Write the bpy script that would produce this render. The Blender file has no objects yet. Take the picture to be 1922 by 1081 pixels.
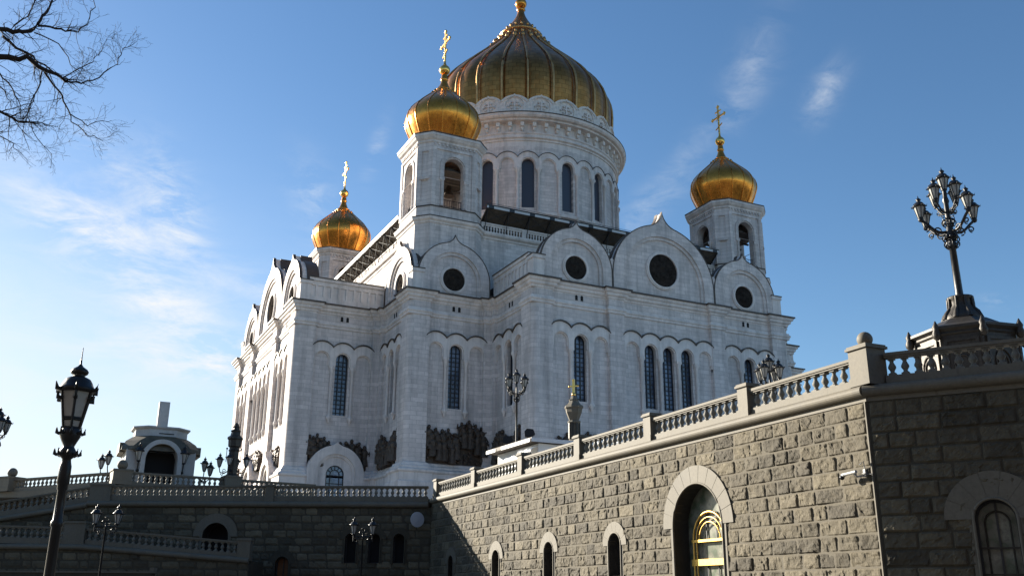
import bpy, bmesh, math, random
from math import sin, cos, pi, radians as rad, sqrt, atan2
from mathutils import Vector, Matrix, noise
from mathutils.geometry import tessellate_polygon
S = bpy.context.scene
COL = S.collection

# ------------------------------------------------------------------ camera
CAM = Vector((-63.0764, -125.4598, 0.0)); YAW, PIT, ROL, FPX = 0.457243, 0.315249, 0.006717, 1784.88
F = Vector((sin(YAW)*cos(PIT), cos(YAW)*cos(PIT), sin(PIT)))
R0 = Vector((cos(YAW), -sin(YAW), 0)); U0 = R0.cross(F)
R1 = R0*cos(ROL)+U0*sin(ROL); U1 = U0*cos(ROL)-R0*sin(ROL)
cd = bpy.data.cameras.new('camera'); cam = bpy.data.objects.new('camera', cd); COL.objects.link(cam)
cam.matrix_world = Matrix(((R1.x, U1.x, -F.x, CAM.x), (R1.y, U1.y, -F.y, CAM.y), (R1.z, U1.z, -F.z, CAM.z), (0, 0, 0, 1)))
cd.sensor_width = 36; cd.lens = FPX/1922*36; cd.clip_start = .1; cd.clip_end = 6000
S.camera = cam

# ------------------------------------------------------------------ sun, sky, exposure
SUN_EL, SUN_AZ = rad(19), rad(-30)          # azimuth from +y towards +x
S.view_settings.view_transform = 'Standard'; S.view_settings.look = 'None'
S.view_settings.exposure = 1.52; S.view_settings.gamma = 1
sl = bpy.data.lights.new('sun', 'SUN'); sl.energy = 5.0; sl.angle = rad(.5); sl.color = (1, .92, .78)
so = bpy.data.objects.new('sun', sl); COL.objects.link(so)
sd = Vector((sin(SUN_AZ)*cos(SUN_EL), cos(SUN_AZ)*cos(SUN_EL), sin(SUN_EL)))
so.rotation_euler = sd.to_track_quat('Z', 'Y').to_euler(); so.location = (-120, 80, 120)
W = bpy.data.worlds.new('World'); S.world = W; W.use_nodes = True
def world():
    nt = W.node_tree; N = nt.nodes; L = nt.links; N.clear()
    def nd(t, **k):
        n = N.new(t)
        for a, b in k.items(): setattr(n, a, b)
        return n
    def mth(op, a, b=None, clamp=False):
        n = nd('ShaderNodeMath', operation=op, use_clamp=clamp)
        for i, v in enumerate((a, b)):
            if v is None: continue
            if isinstance(v, (int, float)): n.inputs[i].default_value = v
            else: L.new(v, n.inputs[i])
        return n.outputs[0]
    out = nd('ShaderNodeOutputWorld'); bg = nd('ShaderNodeBackground'); bg.inputs[1].default_value = .06
    sky = nd('ShaderNodeTexSky', sky_type='NISHITA', sun_disc=False, sun_elevation=SUN_EL, sun_rotation=SUN_AZ)
    sky.altitude = 150; sky.air_density = 1.0; sky.dust_density = .3; sky.ozone_density = 2.6
    tc = nd('ShaderNodeTexCoord')
    def dot(v):
        n = nd('ShaderNodeVectorMath', operation='DOT_PRODUCT'); L.new(tc.outputs['Generated'], n.inputs[0]); n.inputs[1].default_value = v
        return n.outputs['Value']
    mp = nd('ShaderNodeMapping'); L.new(tc.outputs['Generated'], mp.inputs[0]); mp.inputs['Scale'].default_value = (4.5, 7, 13)
    mp.inputs['Rotation'].default_value = (0, rad(35), rad(20))
    nz = nd('ShaderNodeTexNoise'); nz.inputs['Scale'].default_value = 2.6; nz.inputs['Detail'].default_value = 9; nz.inputs['Roughness'].default_value = .66
    nz.inputs['Distortion'].default_value = .5
    L.new(mp.outputs[0], nz.inputs[0])
    fib = mth('MULTIPLY', mth('SUBTRACT', nz.outputs[0], .40), 3.6, True)
    # cirrus wisps: heading and height of the centre (degrees), along-angle, long and short half-size, strength
    tot = None
    for az, el, ang, sa, sb, st in [(46.5, 28.2, 55, .026, .013, .48), (37, 25, 42, .085, .013, .20), (35, 22.5, 35, .05, .012, .25), (5.2, 21.5, 118, .05, .02, .95), (1.5, 23, 140, .05, .018, .5), (13.5, 22.5, 110, .04, .02, .42), (17.2, 26, 75, .03, .008, .35),
                                    (6.5, 15, 150, .09, .022, .75), (1, 19.5, 160, .09, .03, .95), (12, 17, 165, .05, .018, .5), (9, 12.5, 170, .12, .022, .6), (54.5, 15.5, 170, .02, .006, .5), (42, 30, 60, .05, .018, .25)]:
        a, e, g = rad(az), rad(el), rad(ang)
        c = Vector((sin(a)*cos(e), cos(a)*cos(e), sin(e))); r = Vector((cos(a), -sin(a), 0)); u = r.cross(c)
        d1 = r*cos(g)+u*sin(g); d2 = u*cos(g)-r*sin(g)
        q = mth('ADD', mth('POWER', mth('DIVIDE', dot(d1), sa), 2), mth('POWER', mth('DIVIDE', dot(d2), sb), 2))
        front = mth('GREATER_THAN', dot(c), .5)
        k = mth('MULTIPLY', mth('MULTIPLY', mth('POWER', 2.718, mth('MULTIPLY', q, -1)), st), front)
        tot = k if tot is None else mth('ADD', tot, k)
    a, e = rad(-6), rad(9); c = Vector((sin(a)*cos(e), cos(a)*cos(e), sin(e))); r = Vector((cos(a), -sin(a), 0)); u = r.cross(c)
    veil = mth('MULTIPLY', mth('POWER', 2.718, mth('MULTIPLY', mth('ADD', mth('POWER', mth('DIVIDE', dot(r), .34), 2), mth('POWER', mth('DIVIDE', dot(u), .17), 2)), -1)), mth('MULTIPLY', mth('GREATER_THAN', dot(c), .5), .8))
    amt = mth('ADD', mth('MULTIPLY', tot, fib, True), mth('MULTIPLY', veil, mth('ADD', mth('MULTIPLY', nz.outputs[0], .6), .62)), True)
    mix = nd('ShaderNodeMixRGB'); L.new(amt, mix.inputs[0]); hs = nd('ShaderNodeHueSaturation'); hs.inputs['Saturation'].default_value = 1.13; L.new(sky.outputs[0], hs.inputs['Color']); L.new(hs.outputs[0], mix.inputs[1]); mix.inputs[2].default_value = (5.3, 5.5, 5.7, 1)
    L.new(mix.outputs[0], bg.inputs[0]); L.new(bg.outputs[0], out.inputs[0])
world()

# ------------------------------------------------------------------ materials
def mat(name, color, rough=.7, metal=0, **kw):
    m = bpy.data.materials.new(name); m.use_nodes = True; nt = m.node_tree; N = nt.nodes; L = nt.links
    b = N['Principled BSDF']; b.inputs['Roughness'].default_value = rough; b.inputs['Metallic'].default_value = metal
    if 'spec' in kw: b.inputs['Specular IOR Level'].default_value = kw['spec']
    tc = N.new('ShaderNodeTexCoord'); vec = tc.outputs['Object']
    col = None
    def noise_n(scale, detail=5, rough_=.6, v=None):
        n = N.new('ShaderNodeTexNoise'); n.inputs['Scale'].default_value = scale; n.inputs['Detail'].default_value = detail; n.inputs['Roughness'].default_value = rough_
        L.new(v or vec, n.inputs[0]); return n.outputs[0]
    def ramp(f, lo, hi, clo, chi):
        r = N.new('ShaderNodeMapRange'); r.inputs[1].default_value = lo; r.inputs[2].default_value = hi; r.inputs[3].default_value = clo; r.inputs[4].default_value = chi
        L.new(f, r.inputs[0]); return r.outputs[0]
    def mul(c, f):
        v = N.new('ShaderNodeVectorMath'); v.operation = 'SCALE'; L.new(c, v.inputs[0]); L.new(f, v.inputs['Scale']); return v.outputs[0]
    rgb = N.new('ShaderNodeRGB'); rgb.outputs[0].default_value = (*color, 1); col = rgb.outputs[0]
    bumph = None
    if 'brick' in kw:                       # ashlar coursing: width, height of the blocks, joint tone
        w, h, jt = kw['brick'][:3]
        sp = N.new('ShaderNodeSeparateXYZ'); L.new(vec, sp.inputs[0])
        if kw.get('round'):
            at = N.new('ShaderNodeMath'); at.operation = 'ARCTAN2'; L.new(sp.outputs[1], at.inputs[0]); L.new(sp.outputs[0], at.inputs[1])
            u = N.new('ShaderNodeMath'); u.operation = 'MULTIPLY'; L.new(at.outputs[0], u.inputs[0]); u.inputs[1].default_value = kw['round']
        else:
            u = N.new('ShaderNodeMath'); u.operation = 'ADD'; L.new(sp.outputs[0], u.inputs[0]); L.new(sp.outputs[1], u.inputs[1])
        cb = N.new('ShaderNodeCombineXYZ'); L.new(u.outputs[0], cb.inputs[0]); L.new(sp.outputs[2], cb.inputs[1])
        br = N.new('ShaderNodeTexBrick'); L.new(cb.outputs[0], br.inputs[0]); br.inputs['Scale'].default_value = 1
        br.inputs['Brick Width'].default_value = w; br.inputs['Row Height'].default_value = h; br.inputs['Mortar Size'].default_value = kw.get('joint', .022)
        br.inputs['Mortar Smooth'].default_value = .3
        var = kw.get('bvar', .1)
        br.inputs['Color1'].default_value = (1, 1, 1, 1); br.inputs['Color2'].default_value = (1-var,)*3+(1,); br.inputs['Mortar'].default_value = (jt,)*3+(1,)
        mx = N.new('ShaderNodeMixRGB'); mx.blend_type = 'MULTIPLY'; mx.inputs[0].default_value = 1; L.new(col, mx.inputs[1]); L.new(br.outputs[0], mx.inputs[2]); col = mx.outputs[0]
    if 'tone' in kw:
        at = N.new('ShaderNodeAttribute'); at.attribute_name = 'tone'
        mx = N.new('ShaderNodeMixRGB'); L.new(at.outputs['Fac'], mx.inputs[0]); L.new(col, mx.inputs[1]); mx.inputs[2].default_value = (*kw['tone'], 1); col = mx.outputs[0]
    if 'tint' in kw:                        # large soft patches of a second colour
        c2, sc, lo, hi = kw['tint']
        mx = N.new('ShaderNodeMixRGB'); L.new(ramp(noise_n(sc, 6), lo, hi, 0, 1), mx.inputs[0]); mx.inputs[0].default_value = 0; L.new(col, mx.inputs[1]); mx.inputs[2].default_value = (*c2, 1); col = mx.outputs[0]
    if 'streak' in kw:                      # rain streaks running down the stone
        mp = N.new('ShaderNodeMapping'); L.new(vec, mp.inputs[0]); mp.inputs['Scale'].default_value = (.9, .9, .07)
        col = mul(col, ramp(noise_n(1, 6, .7, mp.outputs[0]), .46, .72, 1, kw['streak']))
    if 'speck' in kw:
        sc, amt = kw['speck']; col = mul(col, ramp(noise_n(sc, 4, .7), .3, .7, 1-amt, 1+amt))
    L.new(col, b.inputs['Base Color'])
    if 'bump' in kw:
        sc, st = kw['bump']; bp = N.new('ShaderNodeBump'); bp.inputs['Strength'].default_value = st; bp.inputs['Distance'].default_value = kw.get('bdist', .05)
        L.new(noise_n(sc, 6), bp.inputs['Height']); L.new(bp.outputs[0], b.inputs['Normal'])
    if 'rvar' in kw: L.new(ramp(noise_n(kw['rvar'][0], 5), .3, .7, kw['rvar'][1], kw['rvar'][2]), b.inputs['Roughness'])
    if 'trans' in kw:
        b.inputs['Transmission Weight'].default_value = kw['trans']
    return m
M = {}
M['stone'] = mat('white_limestone', (.72, .65, .615), .8, brick=(1.5, .5, .6), bvar=.2, streak=.62, tint=((.52, .48, .46), .22, .5, .72), speck=(1.7, .10))
M['stone_d'] = mat('drum_limestone', (.72, .65, .615), .8, brick=(1.5, .5, .6), round=15.4, bvar=.2, streak=.62, tint=((.52, .48, .46), .22, .5, .72), speck=(1.7, .10))
M['trim'] = mat('limestone_trim', (.72, .655, .615), .75, streak=.62, speck=(1.3, .10), tint=((.54, .5, .475), .3, .52, .75))
M['carved'] = mat('carved_limestone', (.68, .63, .585), .8, speck=(2.2, .22), bump=(3, .5), bdist=.15)
M['copper'] = mat('dark_copper_roof', (.075, .056, .044), .5, .3, speck=(1.5, .3))
M['gold'] = mat('gilded_metal', (.66, .27, .05), .24, 1, rvar=(2.2, .18, .36), speck=(.9, .22), bump=(1.2, .25), bdist=.06)
M['gold_tile'] = mat('gilded_tiles', (.48, .21, .06), .3, 1, brick=(1.1, .75, .45), round=14, joint=.035, bvar=.28, rvar=(1.2, .28, .46), speck=(.5, .22))
M['gold_bright'] = mat('bright_gold', (.92, .54, .14), .24, 1)
M['glass'] = mat('dark_window_glass', (.05, .07, .115), .12, 0, spec=.7, tint=((.17, .23, .34), .33, .46, .58), rvar=(.8, .06, .3))  # bluish tint patches paint sky reflections into the pane colour
M['glass_dark'] = mat('dull_drum_glass', (.045, .048, .065), .3, 0, spec=.4)
M['rib'] = mat('dull_gilded_rib', (.56, .31, .12), .42, 1, speck=(1, .3))
M['gold_pale'] = mat('worn_gilded_bars', (.62, .40, .11), .42, .9, speck=(8, .2))
M['grille'] = mat('window_grille', (.02, .02, .024), .5)
M['bronze'] = mat('dark_bronze', (.075, .052, .036), .5, .3, speck=(3, .4), bump=(4, .7), bdist=.12)
M['medal'] = mat('medallion_bronze', (.03, .025, .022), 1.0, 0, spec=0.0, speck=(2, .5), bump=(3, .6), bdist=.12)
M['granite'] = mat('rock_faced_granite', (.05, .041, .026), .85, tone=(.14, .116, .074), speck=(2.6, .22), bump=(14, .75), bdist=.03)
M['granite_back'] = mat('granite_joint_bed', (.115, .1, .074), .9, speck=(9, .15))
M['dressed'] = mat('dressed_granite', (.132, .114, .083), .7, brick=(1.35, 50, .75), joint=.012, bvar=.12, speck=(9, .14), tint=((.125, .113, .093), .6, .5, .75), streak=.82)
M['baluster'] = mat('baluster_granite', (.135, .126, .104), .7, speck=(9, .15), streak=.85)
M['iron'] = mat('black_cast_iron', (.012, .012, .013), .38, .2, spec=.5, rvar=(6, .28, .55))
M['iron_b'] = mat('bronze_toned_iron', (.04, .034, .027), .5, .35, speck=(6, .35), bump=(9, .4), bdist=.03)
M['lglass'] = mat('frosted_lantern_glass', (.36, .355, .33), .35, speck=(5, .12))
M['kiosk'] = mat('kiosk_panel', (.55, .555, .56), .5, speck=(2, .06))
M['kiosk_white'] = mat('white_board', (.86, .86, .84), .5)
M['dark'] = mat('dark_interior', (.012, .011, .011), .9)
M['roofdark'] = mat('dark_boards', (.09, .072, .056), .7, speck=(2, .35))
M['chapel'] = mat('chapel_stone', (.43, .425, .41), .8, speck=(2, .12), streak=.75)
M['chapel_roof'] = mat('mossy_copper_roof', (.085, .07, .045), .6, speck=(1.2, .4))
M['mirror'] = mat('grey_disc', (.42, .45, .5), .45)
M['shaded_reveal'] = mat('shade_painted_reveal', (.03, .028, .026), .35, speck=(9, .25))  # shade of the recesses put into the colour, near-black beside the dressed granite
M['plastic'] = mat('white_plastic', (.34, .34, .33), .4)
M['bark'] = mat('dark_bark', (.028, .022, .018), .9)
M['pave'] = mat('terrace_paving', (.34, .33, .31), .85, speck=(.8, .15), brick=(1.2, .6, .8))
M['brick'] = mat('sky_blocker_brick', (.055, .04, .034), .9, speck=(1, .2))  # very dark so the added blocker building bounces little light
M['ground'] = mat('asphalt', (.05, .05, .05), .9, speck=(.6, .2))
M['doorglass'] = mat('curtained_door_glass', (.20, .20, .16), .25, speck=(5, .45), tint=((.07, .09, .06), 2.5, .45, .6))
M['orange'] = mat('orange_lit_pane', (.16, .06, .015), .5, speck=(4, .2))  # orange light of a lit window put into the pane colour

# ------------------------------------------------------------------ mesh helpers
class MB:
    def __init__(s): s.v = []; s.f = []; s.t = []; s.sm = []
    def add(s, vs, fs, tone=0., smooth=False):
        o = len(s.v); s.v += [Vector(p) for p in vs]; s.f += [tuple(i+o for i in f) for f in fs]; s.t += [tone]*len(fs); s.sm += [smooth]*len(fs)
    def grid(s, rows, close_u=False, close_v=False, smooth=False, tone=0.):
        n = len(rows); m = len(rows[0]); vs = [p for r in rows for p in r]; fs = []
        for i in range(n if close_v else n-1):
            for j in range(m if close_u else m-1):
                a, b = i, (i+1) % n; c, d = j, (j+1) % m
                fs.append((a*m+c, a*m+d, b*m+d, b*m+c))
        s.add(vs, fs, tone, smooth)
    def box(s, fr, u0, u1, z0, z1, d0, d1, tone=0.):
        P = [fr(u, z, d) for d in (d0, d1) for z in (z0, z1) for u in (u0, u1)]
        s.add(P, [(0, 1, 3, 2), (4, 6, 7, 5), (0, 2, 6, 4), (1, 5, 7, 3), (0, 4, 5, 1), (2, 3, 7, 6)], tone)
    def plate(s, fr, outer, holes, d0, d1, back=False, sides=True, hole_sides=True, tone=0.):
        loops = [outer]+holes; pts = [p for l in loops for p in l]
        tri = tessellate_polygon([[Vector((p[0], p[1], 0)) for p in l] for l in loops])
        s.add([fr(p[0], p[1], d1) for p in pts], [tuple(t) for t in tri], tone)
        if back: s.add([fr(p[0], p[1], d0) for p in pts], [tuple(t) for t in tri], tone)
        for k, l in enumerate(loops):
            if (k == 0 and not sides) or (k > 0 and not hole_sides): continue
            n = len(l); s.add([fr(p[0], p[1], d) for d in (d0, d1) for p in l], [(i, (i+1) % n, n+(i+1) % n, n+i) for i in range(n)], tone)
    def ribbon(s, fr, line, d0, d1, th):        # a thin strip standing on a 2D line, th thick to the upper side
        A = [fr(p[0], p[1], d0) for p in line]; B = [fr(p[0], p[1], d1) for p in line]
        A2 = [fr(p[0], p[1]+th, d0) for p in line]; B2 = [fr(p[0], p[1]+th, d1) for p in line]
        s.grid([A, B, B2, A2], close_v=True)
    def lathe(s, c, prof, seg=16, smooth=True, rot=0., cap=True):
        rows = [[(c[0]+r*cos(2*pi*i/seg+rot), c[1]+r*sin(2*pi*i/seg+rot), c[2]+z) for i in range(seg)] for r, z in prof]
        s.grid(rows, close_u=True, smooth=smooth)
        if cap:
            for r in (rows[0], rows[-1]): s.add(r, [tuple(range(seg))])
    def tube(s, pts, r, seg=6, smooth=True):
        pts = [Vector(p) for p in pts]; rs = r if isinstance(r, (list, tuple)) else [r]*len(pts); rows = []
        for i, p in enumerate(pts):
            t = (pts[min(i+1, len(pts)-1)]-pts[max(i-1, 0)])
            if t.length < 1e-6: t = Vector((0, 0, 1))
            t.normalize(); a = t.cross(Vector((0, 0, 1)) if abs(t.z) < .9 else Vector((1, 0, 0))).normalized(); b = t.cross(a)
            rows.append([p+(a*cos(2*pi*k/seg)+b*sin(2*pi*k/seg))*rs[i] for k in range(seg)])
        s.grid(rows, close_u=True, smooth=smooth)
        if seg > 3:
            for q in (rows[0], rows[-1]): s.add(q, [tuple(range(seg))])
    def ball(s, c, r, seg=12, sq=(1, 1, 1)):
        rows = [[(c[0]+r*sq[0]*sin(a)*cos(2*pi*i/seg), c[1]+r*sq[1]*sin(a)*sin(2*pi*i/seg), c[2]-r*sq[2]*cos(a)) for i in range(seg)] for a in [.05+(pi-.1)*k/(seg//2+1) for k in range(seg//2+2)]]
        s.grid(rows, close_u=True, smooth=True)
        for q in (rows[0], rows[-1]): s.add(q, [tuple(range(seg))])
    def sweep(s, line, prof, closed=True):      # prof: (out, z) swept along a plan line (outward is to the right of travel)
        n = len(line); offs = []
        for i in range(n):
            p = Vector(line[i]); 
            e1 = (p-Vector(line[i-1])) if (closed or i > 0) else None; e2 = (Vector(line[(i+1) % n])-p) if (closed or i < n-1) else None
            ns = [Vector((e.y, -e.x)).normalized() for e in (e1, e2) if e is not None]
            m = sum(ns, Vector((0, 0)))
            if len(ns) == 2: m = m/(1+ns[0].dot(ns[1])) if ns[0].dot(ns[1]) > -.9 else ns[0]
            offs.append(m)
        rows = [[(line[i][0]+offs[i].x*o, line[i][1]+offs[i].y*o, z) for i in range(n)] for o, z in prof]
        s.grid(rows, close_u=closed)
        if not closed:
            for i in (0, n-1): s.add([r[i] for r in rows], [tuple(range(len(rows)))])
class Fr:                                        # a wall frame: u along, z up, d outwards
    def __init__(s, o, u, n): s.o = Vector((o[0], o[1], 0)); s.u = Vector((u[0], u[1], 0)).normalized(); s.n = Vector((n[0], n[1], 0)).normalized()
    def __call__(s, u, z, d=0.): return s.o+s.u*u+s.n*d+Vector((0, 0, z))
def root_of(o):
    while o.parent: o = o.parent
    return o
def build(name, mb, m, parent=None, rel=True, kind=None):
    off = root_of(parent).location if (parent and rel) else Vector((0, 0, 0))
    me = bpy.data.meshes.new(name); me.from_pydata([p-off for p in mb.v], [], mb.f)
    for i, p in enumerate(me.polygons): p.use_smooth = mb.sm[i]
    bm = bmesh.new(); bm.from_mesh(me); bmesh.ops.recalc_face_normals(bm, faces=bm.faces); bm.to_mesh(me); bm.free()
    if any(mb.t):
        a = me.attributes.new('tone', 'FLOAT', 'FACE'); a.data.foreach_set('value', mb.t)
    me.materials.append(M[m]); me.update()
    o = bpy.data.objects.new(name, me); COL.objects.link(o)
    if parent: o.parent = parent
    if kind: o['kind'] = kind
    return o
def thing(name, loc, label, cat, group=None):
    o = bpy.data.objects.new(name, None); COL.objects.link(o); o.location = loc; o['label'] = label; o['category'] = cat
    if group: o['group'] = group
    return o
def tag(o, label, cat, group=None):
    o['label'] = label; o['category'] = cat
    if group: o['group'] = group
    return o
def copy_tree(o, parent=None):
    c = o.copy(); COL.objects.link(c)
    if parent: c.parent = parent
    for ch in list(o.children): copy_tree(ch, c)
    return c
def inst(name, mesh, loc, parent, rotz=0.):
    o = bpy.data.objects.new(name, mesh); COL.objects.link(o); o.parent = parent; o.location = loc; o.rotation_euler[2] = rotz; return o
def arc(cx, cz, r, a0, a1, n): return [(cx+r*cos(rad(a0+(a1-a0)*i/n)), cz+r*sin(rad(a0+(a1-a0)*i/n))) for i in range(n+1)]
def arch(cx, z0, zs, r, n=12): return [(cx-r, z0)]+arc(cx, zs, r, 180, 0, n)+[(cx+r, z0)]   # round-headed outline
def bez(a, b, c, n): return [((1-t)**2*a[0]+2*t*(1-t)*b[0]+t*t*c[0], (1-t)**2*a[1]+2*t*(1-t)*b[1]+t*t*c[1]) for t in [i/n for i in range(1, n+1)]]
def keel(cx, z0, zc, r, zp, cut=107, n=16, sharp=.045):        # ogee gable outline: round arch flaring into a short cusp
    L = arc(0, zc, r, 180, cut, n); e = L[-1]
    L += bez(e, (-r*sharp, zc+r*1.01), (0, zp), 7)
    Rr = [(-x, z) for x, z in L[-2::-1]]
    return [(cx+x, z) for x, z in [(-r, z0)]+L+Rr+[(r, z0)]]
RNG = random.Random(7)

# ------------------------------------------------------------------ ground and terraces
ZT = 7.0                                          # level of the cathedral terrace
A2 = rad(2); WC = Vector((-38.088, -102.075)); WU = Vector((sin(A2), cos(A2))); WN = Vector((-cos(A2), sin(A2)))
FW = Fr(WC, WU, WN)                               # sunlit wall, u runs away from the corner
RU = Vector((sin(rad(146)), cos(rad(146)))); RN = Vector((RU.y, -RU.x))
FR_ = Fr(WC, RU, RN)                              # shaded wall on the right
EC = WC+WU*43.6; LU = Vector((sin(rad(-62)), cos(rad(-62)))); LN = Vector((LU.y, -LU.x)) * 1
if LN.dot(Vector((CAM.x, CAM.y))-EC) < 0: LN = -LN
FL = Fr(EC, LU, LN)                               # shaded wall on the left, u runs to the left
g = MB(); g.grid([[(-3000, -3000, -1.6), (3000, -3000, -1.6)], [(-3000, 3000, -1.6), (3000, 3000, -1.6)]])
build('ground', g, 'ground', kind='structure')
t = MB(); e1 = EC+LU*46; r1 = WC+RU*16
t.plate(Fr((0, 0), (1, 0), (0, 1)), [(0, 0), (1, 0), (1, 1)], [], 0, 0, sides=False); t = MB()
pl = [WC-WN*.3, EC-WN*.3-LN*.3, e1-LN*.3, Vector((-110, 90)), Vector((110, 90)), Vector((110, -140)), r1-RN*.3]
tri = tessellate_polygon([[Vector((p.x, p.y, 0)) for p in pl]]); t.add([(p.x, p.y, ZT) for p in pl], [tuple(q) for q in tri])
build('terrace_paving', t, 'pave', kind='structure')

# ------------------------------------------------------------------ cathedral
D, A, B, CC, TT = 38.0, 17.4, 7.1, 27.6, 22.54
ZC0, ZC1 = 32.45, 33.4
ch = thing('cathedral', (0, 0, ZT), 'large white stone cathedral with five gilded onion domes above the terrace', 'cathedral')
PW, PP = 2.1, .45                                 # pilaster width and projection
def rot(p, k):
    x, y = p
    for _ in range(k): x, y = y, -x               # quarter turns clockwise: south -> west
    return (x, y)
SECT = [(-CC, -CC), (-A, -CC), (-A, -D), (A, -D), (A, -CC), (CC, -CC)]
edges = []
for k in (0, 3, 2, 1):                            # south, east, north, west: counter-clockwise round the plan
    for e in range(5):
        P, Q = Vector(rot(SECT[e], k)), Vector(rot(SECT[e+1], k)); tdir = (Q-P).normalized()
        edges.append(dict(k=k, e=e, P=P, Q=Q, L=(Q-P).length, fr=Fr(P, tdir, (tdir.y, -tdir.x)), t=tdir, n=Vector((tdir.y, -tdir.x))))
CONV = {0: (1, 0), 1: (0, 1), 2: (1, 1), 3: (1, 0), 4: (0, 1)}
line = []
for E_ in edges:                                  # outline with a jog round every pilaster
    c0, c1 = CONV[E_['e']]; w0 = PW if c0 else 1.3; w1 = PW if c1 else 1.3; L = E_['L']
    nprev = edges[edges.index(E_)-1]['n']
    st = E_['P']+E_['n']*PP+nprev*PP; line.append(st)
    iv = [(0, w0)]
    if E_['e'] == 2: iv += [(L/2-B-1, L/2-B+1), (L/2+B-1, L/2+B+1)]
    iv.append((L-w1, L)); E_['iv'] = iv
    pts = []
    for a, b in iv:
        if a > 0: pts += [E_['P']+E_['t']*a, E_['P']+E_['t']*a+E_['n']*PP]
        if b < L: pts += [E_['P']+E_['t']*b+E_['n']*PP, E_['P']+E_['t']*b]
    line += pts
mb = MB(); mb.sweep(line, [(0, 32.2), (.12, 32.3), (.12, 32.45), (.35, 32.6), (.38, 32.75), (.38, 32.85), (.55, 32.95), (.62, 33.1), (.62, 33.3), (0, 33.42), (-1.2, 33.42)])
build('cornice', mb, 'trim', ch)
mb = MB(); mb.sweep(line, [(.63, 33.28), (.78, 33.25), (.78, 33.43), (0, 33.52)]); build('cornice_flashing', mb, 'copper', ch)
mb = MB(); mb.sweep(line, [(0, 30.5), (.14, 30.56), (.14, 30.78), (.26, 30.9), (.26, 31.06), (.12, 31.2), (.12, 31.34), (0, 31.36)]); build('string_course', mb, 'trim', ch)
mb = MB(); mb.sweep(line, [(.75, 5.5), (.75, 11.8), (.62, 11.95), (.62, 12.75), (.8, 12.9), (.8, 13.1), (.45, 13.3), (.45, 13.5), (.28, 13.65), (.2, 13.9), (0, 14.0)]); build('plinth', mb, 'trim', ch)
# pilasters
for E_ in edges:
    if E_['k'] == 2 or (E_['k'] == 3 and E_['e'] > 1): continue
    fr, L = E_['fr'], E_['L']; c0, c1 = CONV[E_['e']]
    for j, (a, b) in enumerate(E_['iv']):
        if j == len(E_['iv'])-1 and c1: continue              # a corner pier is built once, by the edge that starts there
        m_ = MB()
        if j == 0 and c0:
            q = [(-PP+.12-.0, PP), (0, 0)]; ch_ = .14
            pv = edges[edges.index(E_)-1]
            P = E_['P']; ti, tn = E_['t'], E_['n']; n2 = pv['n']     # n2 == -t for a convex corner
            def pt(x, y): return P+n2*x+tn*y
            ol = [pt(-PW, PP), pt(-PW, -.1), pt(-.3, -PW*.5), pt(-.1, -PW), pt(PP, -PW)]+[pt(PP-.7+.7*cos(rad(q_)), PP-.7+.7*sin(rad(q_))) for q_ in range(0, 91, 15)]
            rows = [[(p.x, p.y, z) for p in ol] for z in (13.6, 32.6)]; m_.grid(rows, close_u=True)
        else: m_.box(fr, a, b, 13.6, 32.3, -.1, PP)
        build('pilaster', m_, 'stone', ch)
def slot_window(fr, uc, r, z0, zs, d, cols=3, rows=13, name='window'):
    g_ = MB(); g_.plate(fr, arch(uc, z0-.1, zs, r+.05, 12), [], d, d, sides=False)
    o = build(name, g_, 'glass', ch)
    b_ = MB(); w = .055
    for i in range(cols+1):
        x = -r+2*r*i/cols
        top = zs+sqrt(max(r*r-x*x, 0)) if abs(x) < r else zs
        b_.box(fr, uc+x-w, uc+x+w, z0, top, d+.03, d+.12)
    for j in range(rows):
        z = z0+(zs-z0)*(j+.5)/rows*1.0+.1; b_.box(fr, uc-r, uc+r, z-.05, z+.05, d+.04, d+.1)
    ro = arch(uc, z0, zs, r, 14); ri = arch(uc, z0+.1, zs, r-.1, 14)
    b_.plate(fr, ro, [ri], d+.02, d+.16)
    build('grille', b_, 'grille', o); return o
MOD, RA, ZA = 2.52, 1.56, 27.2
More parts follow.
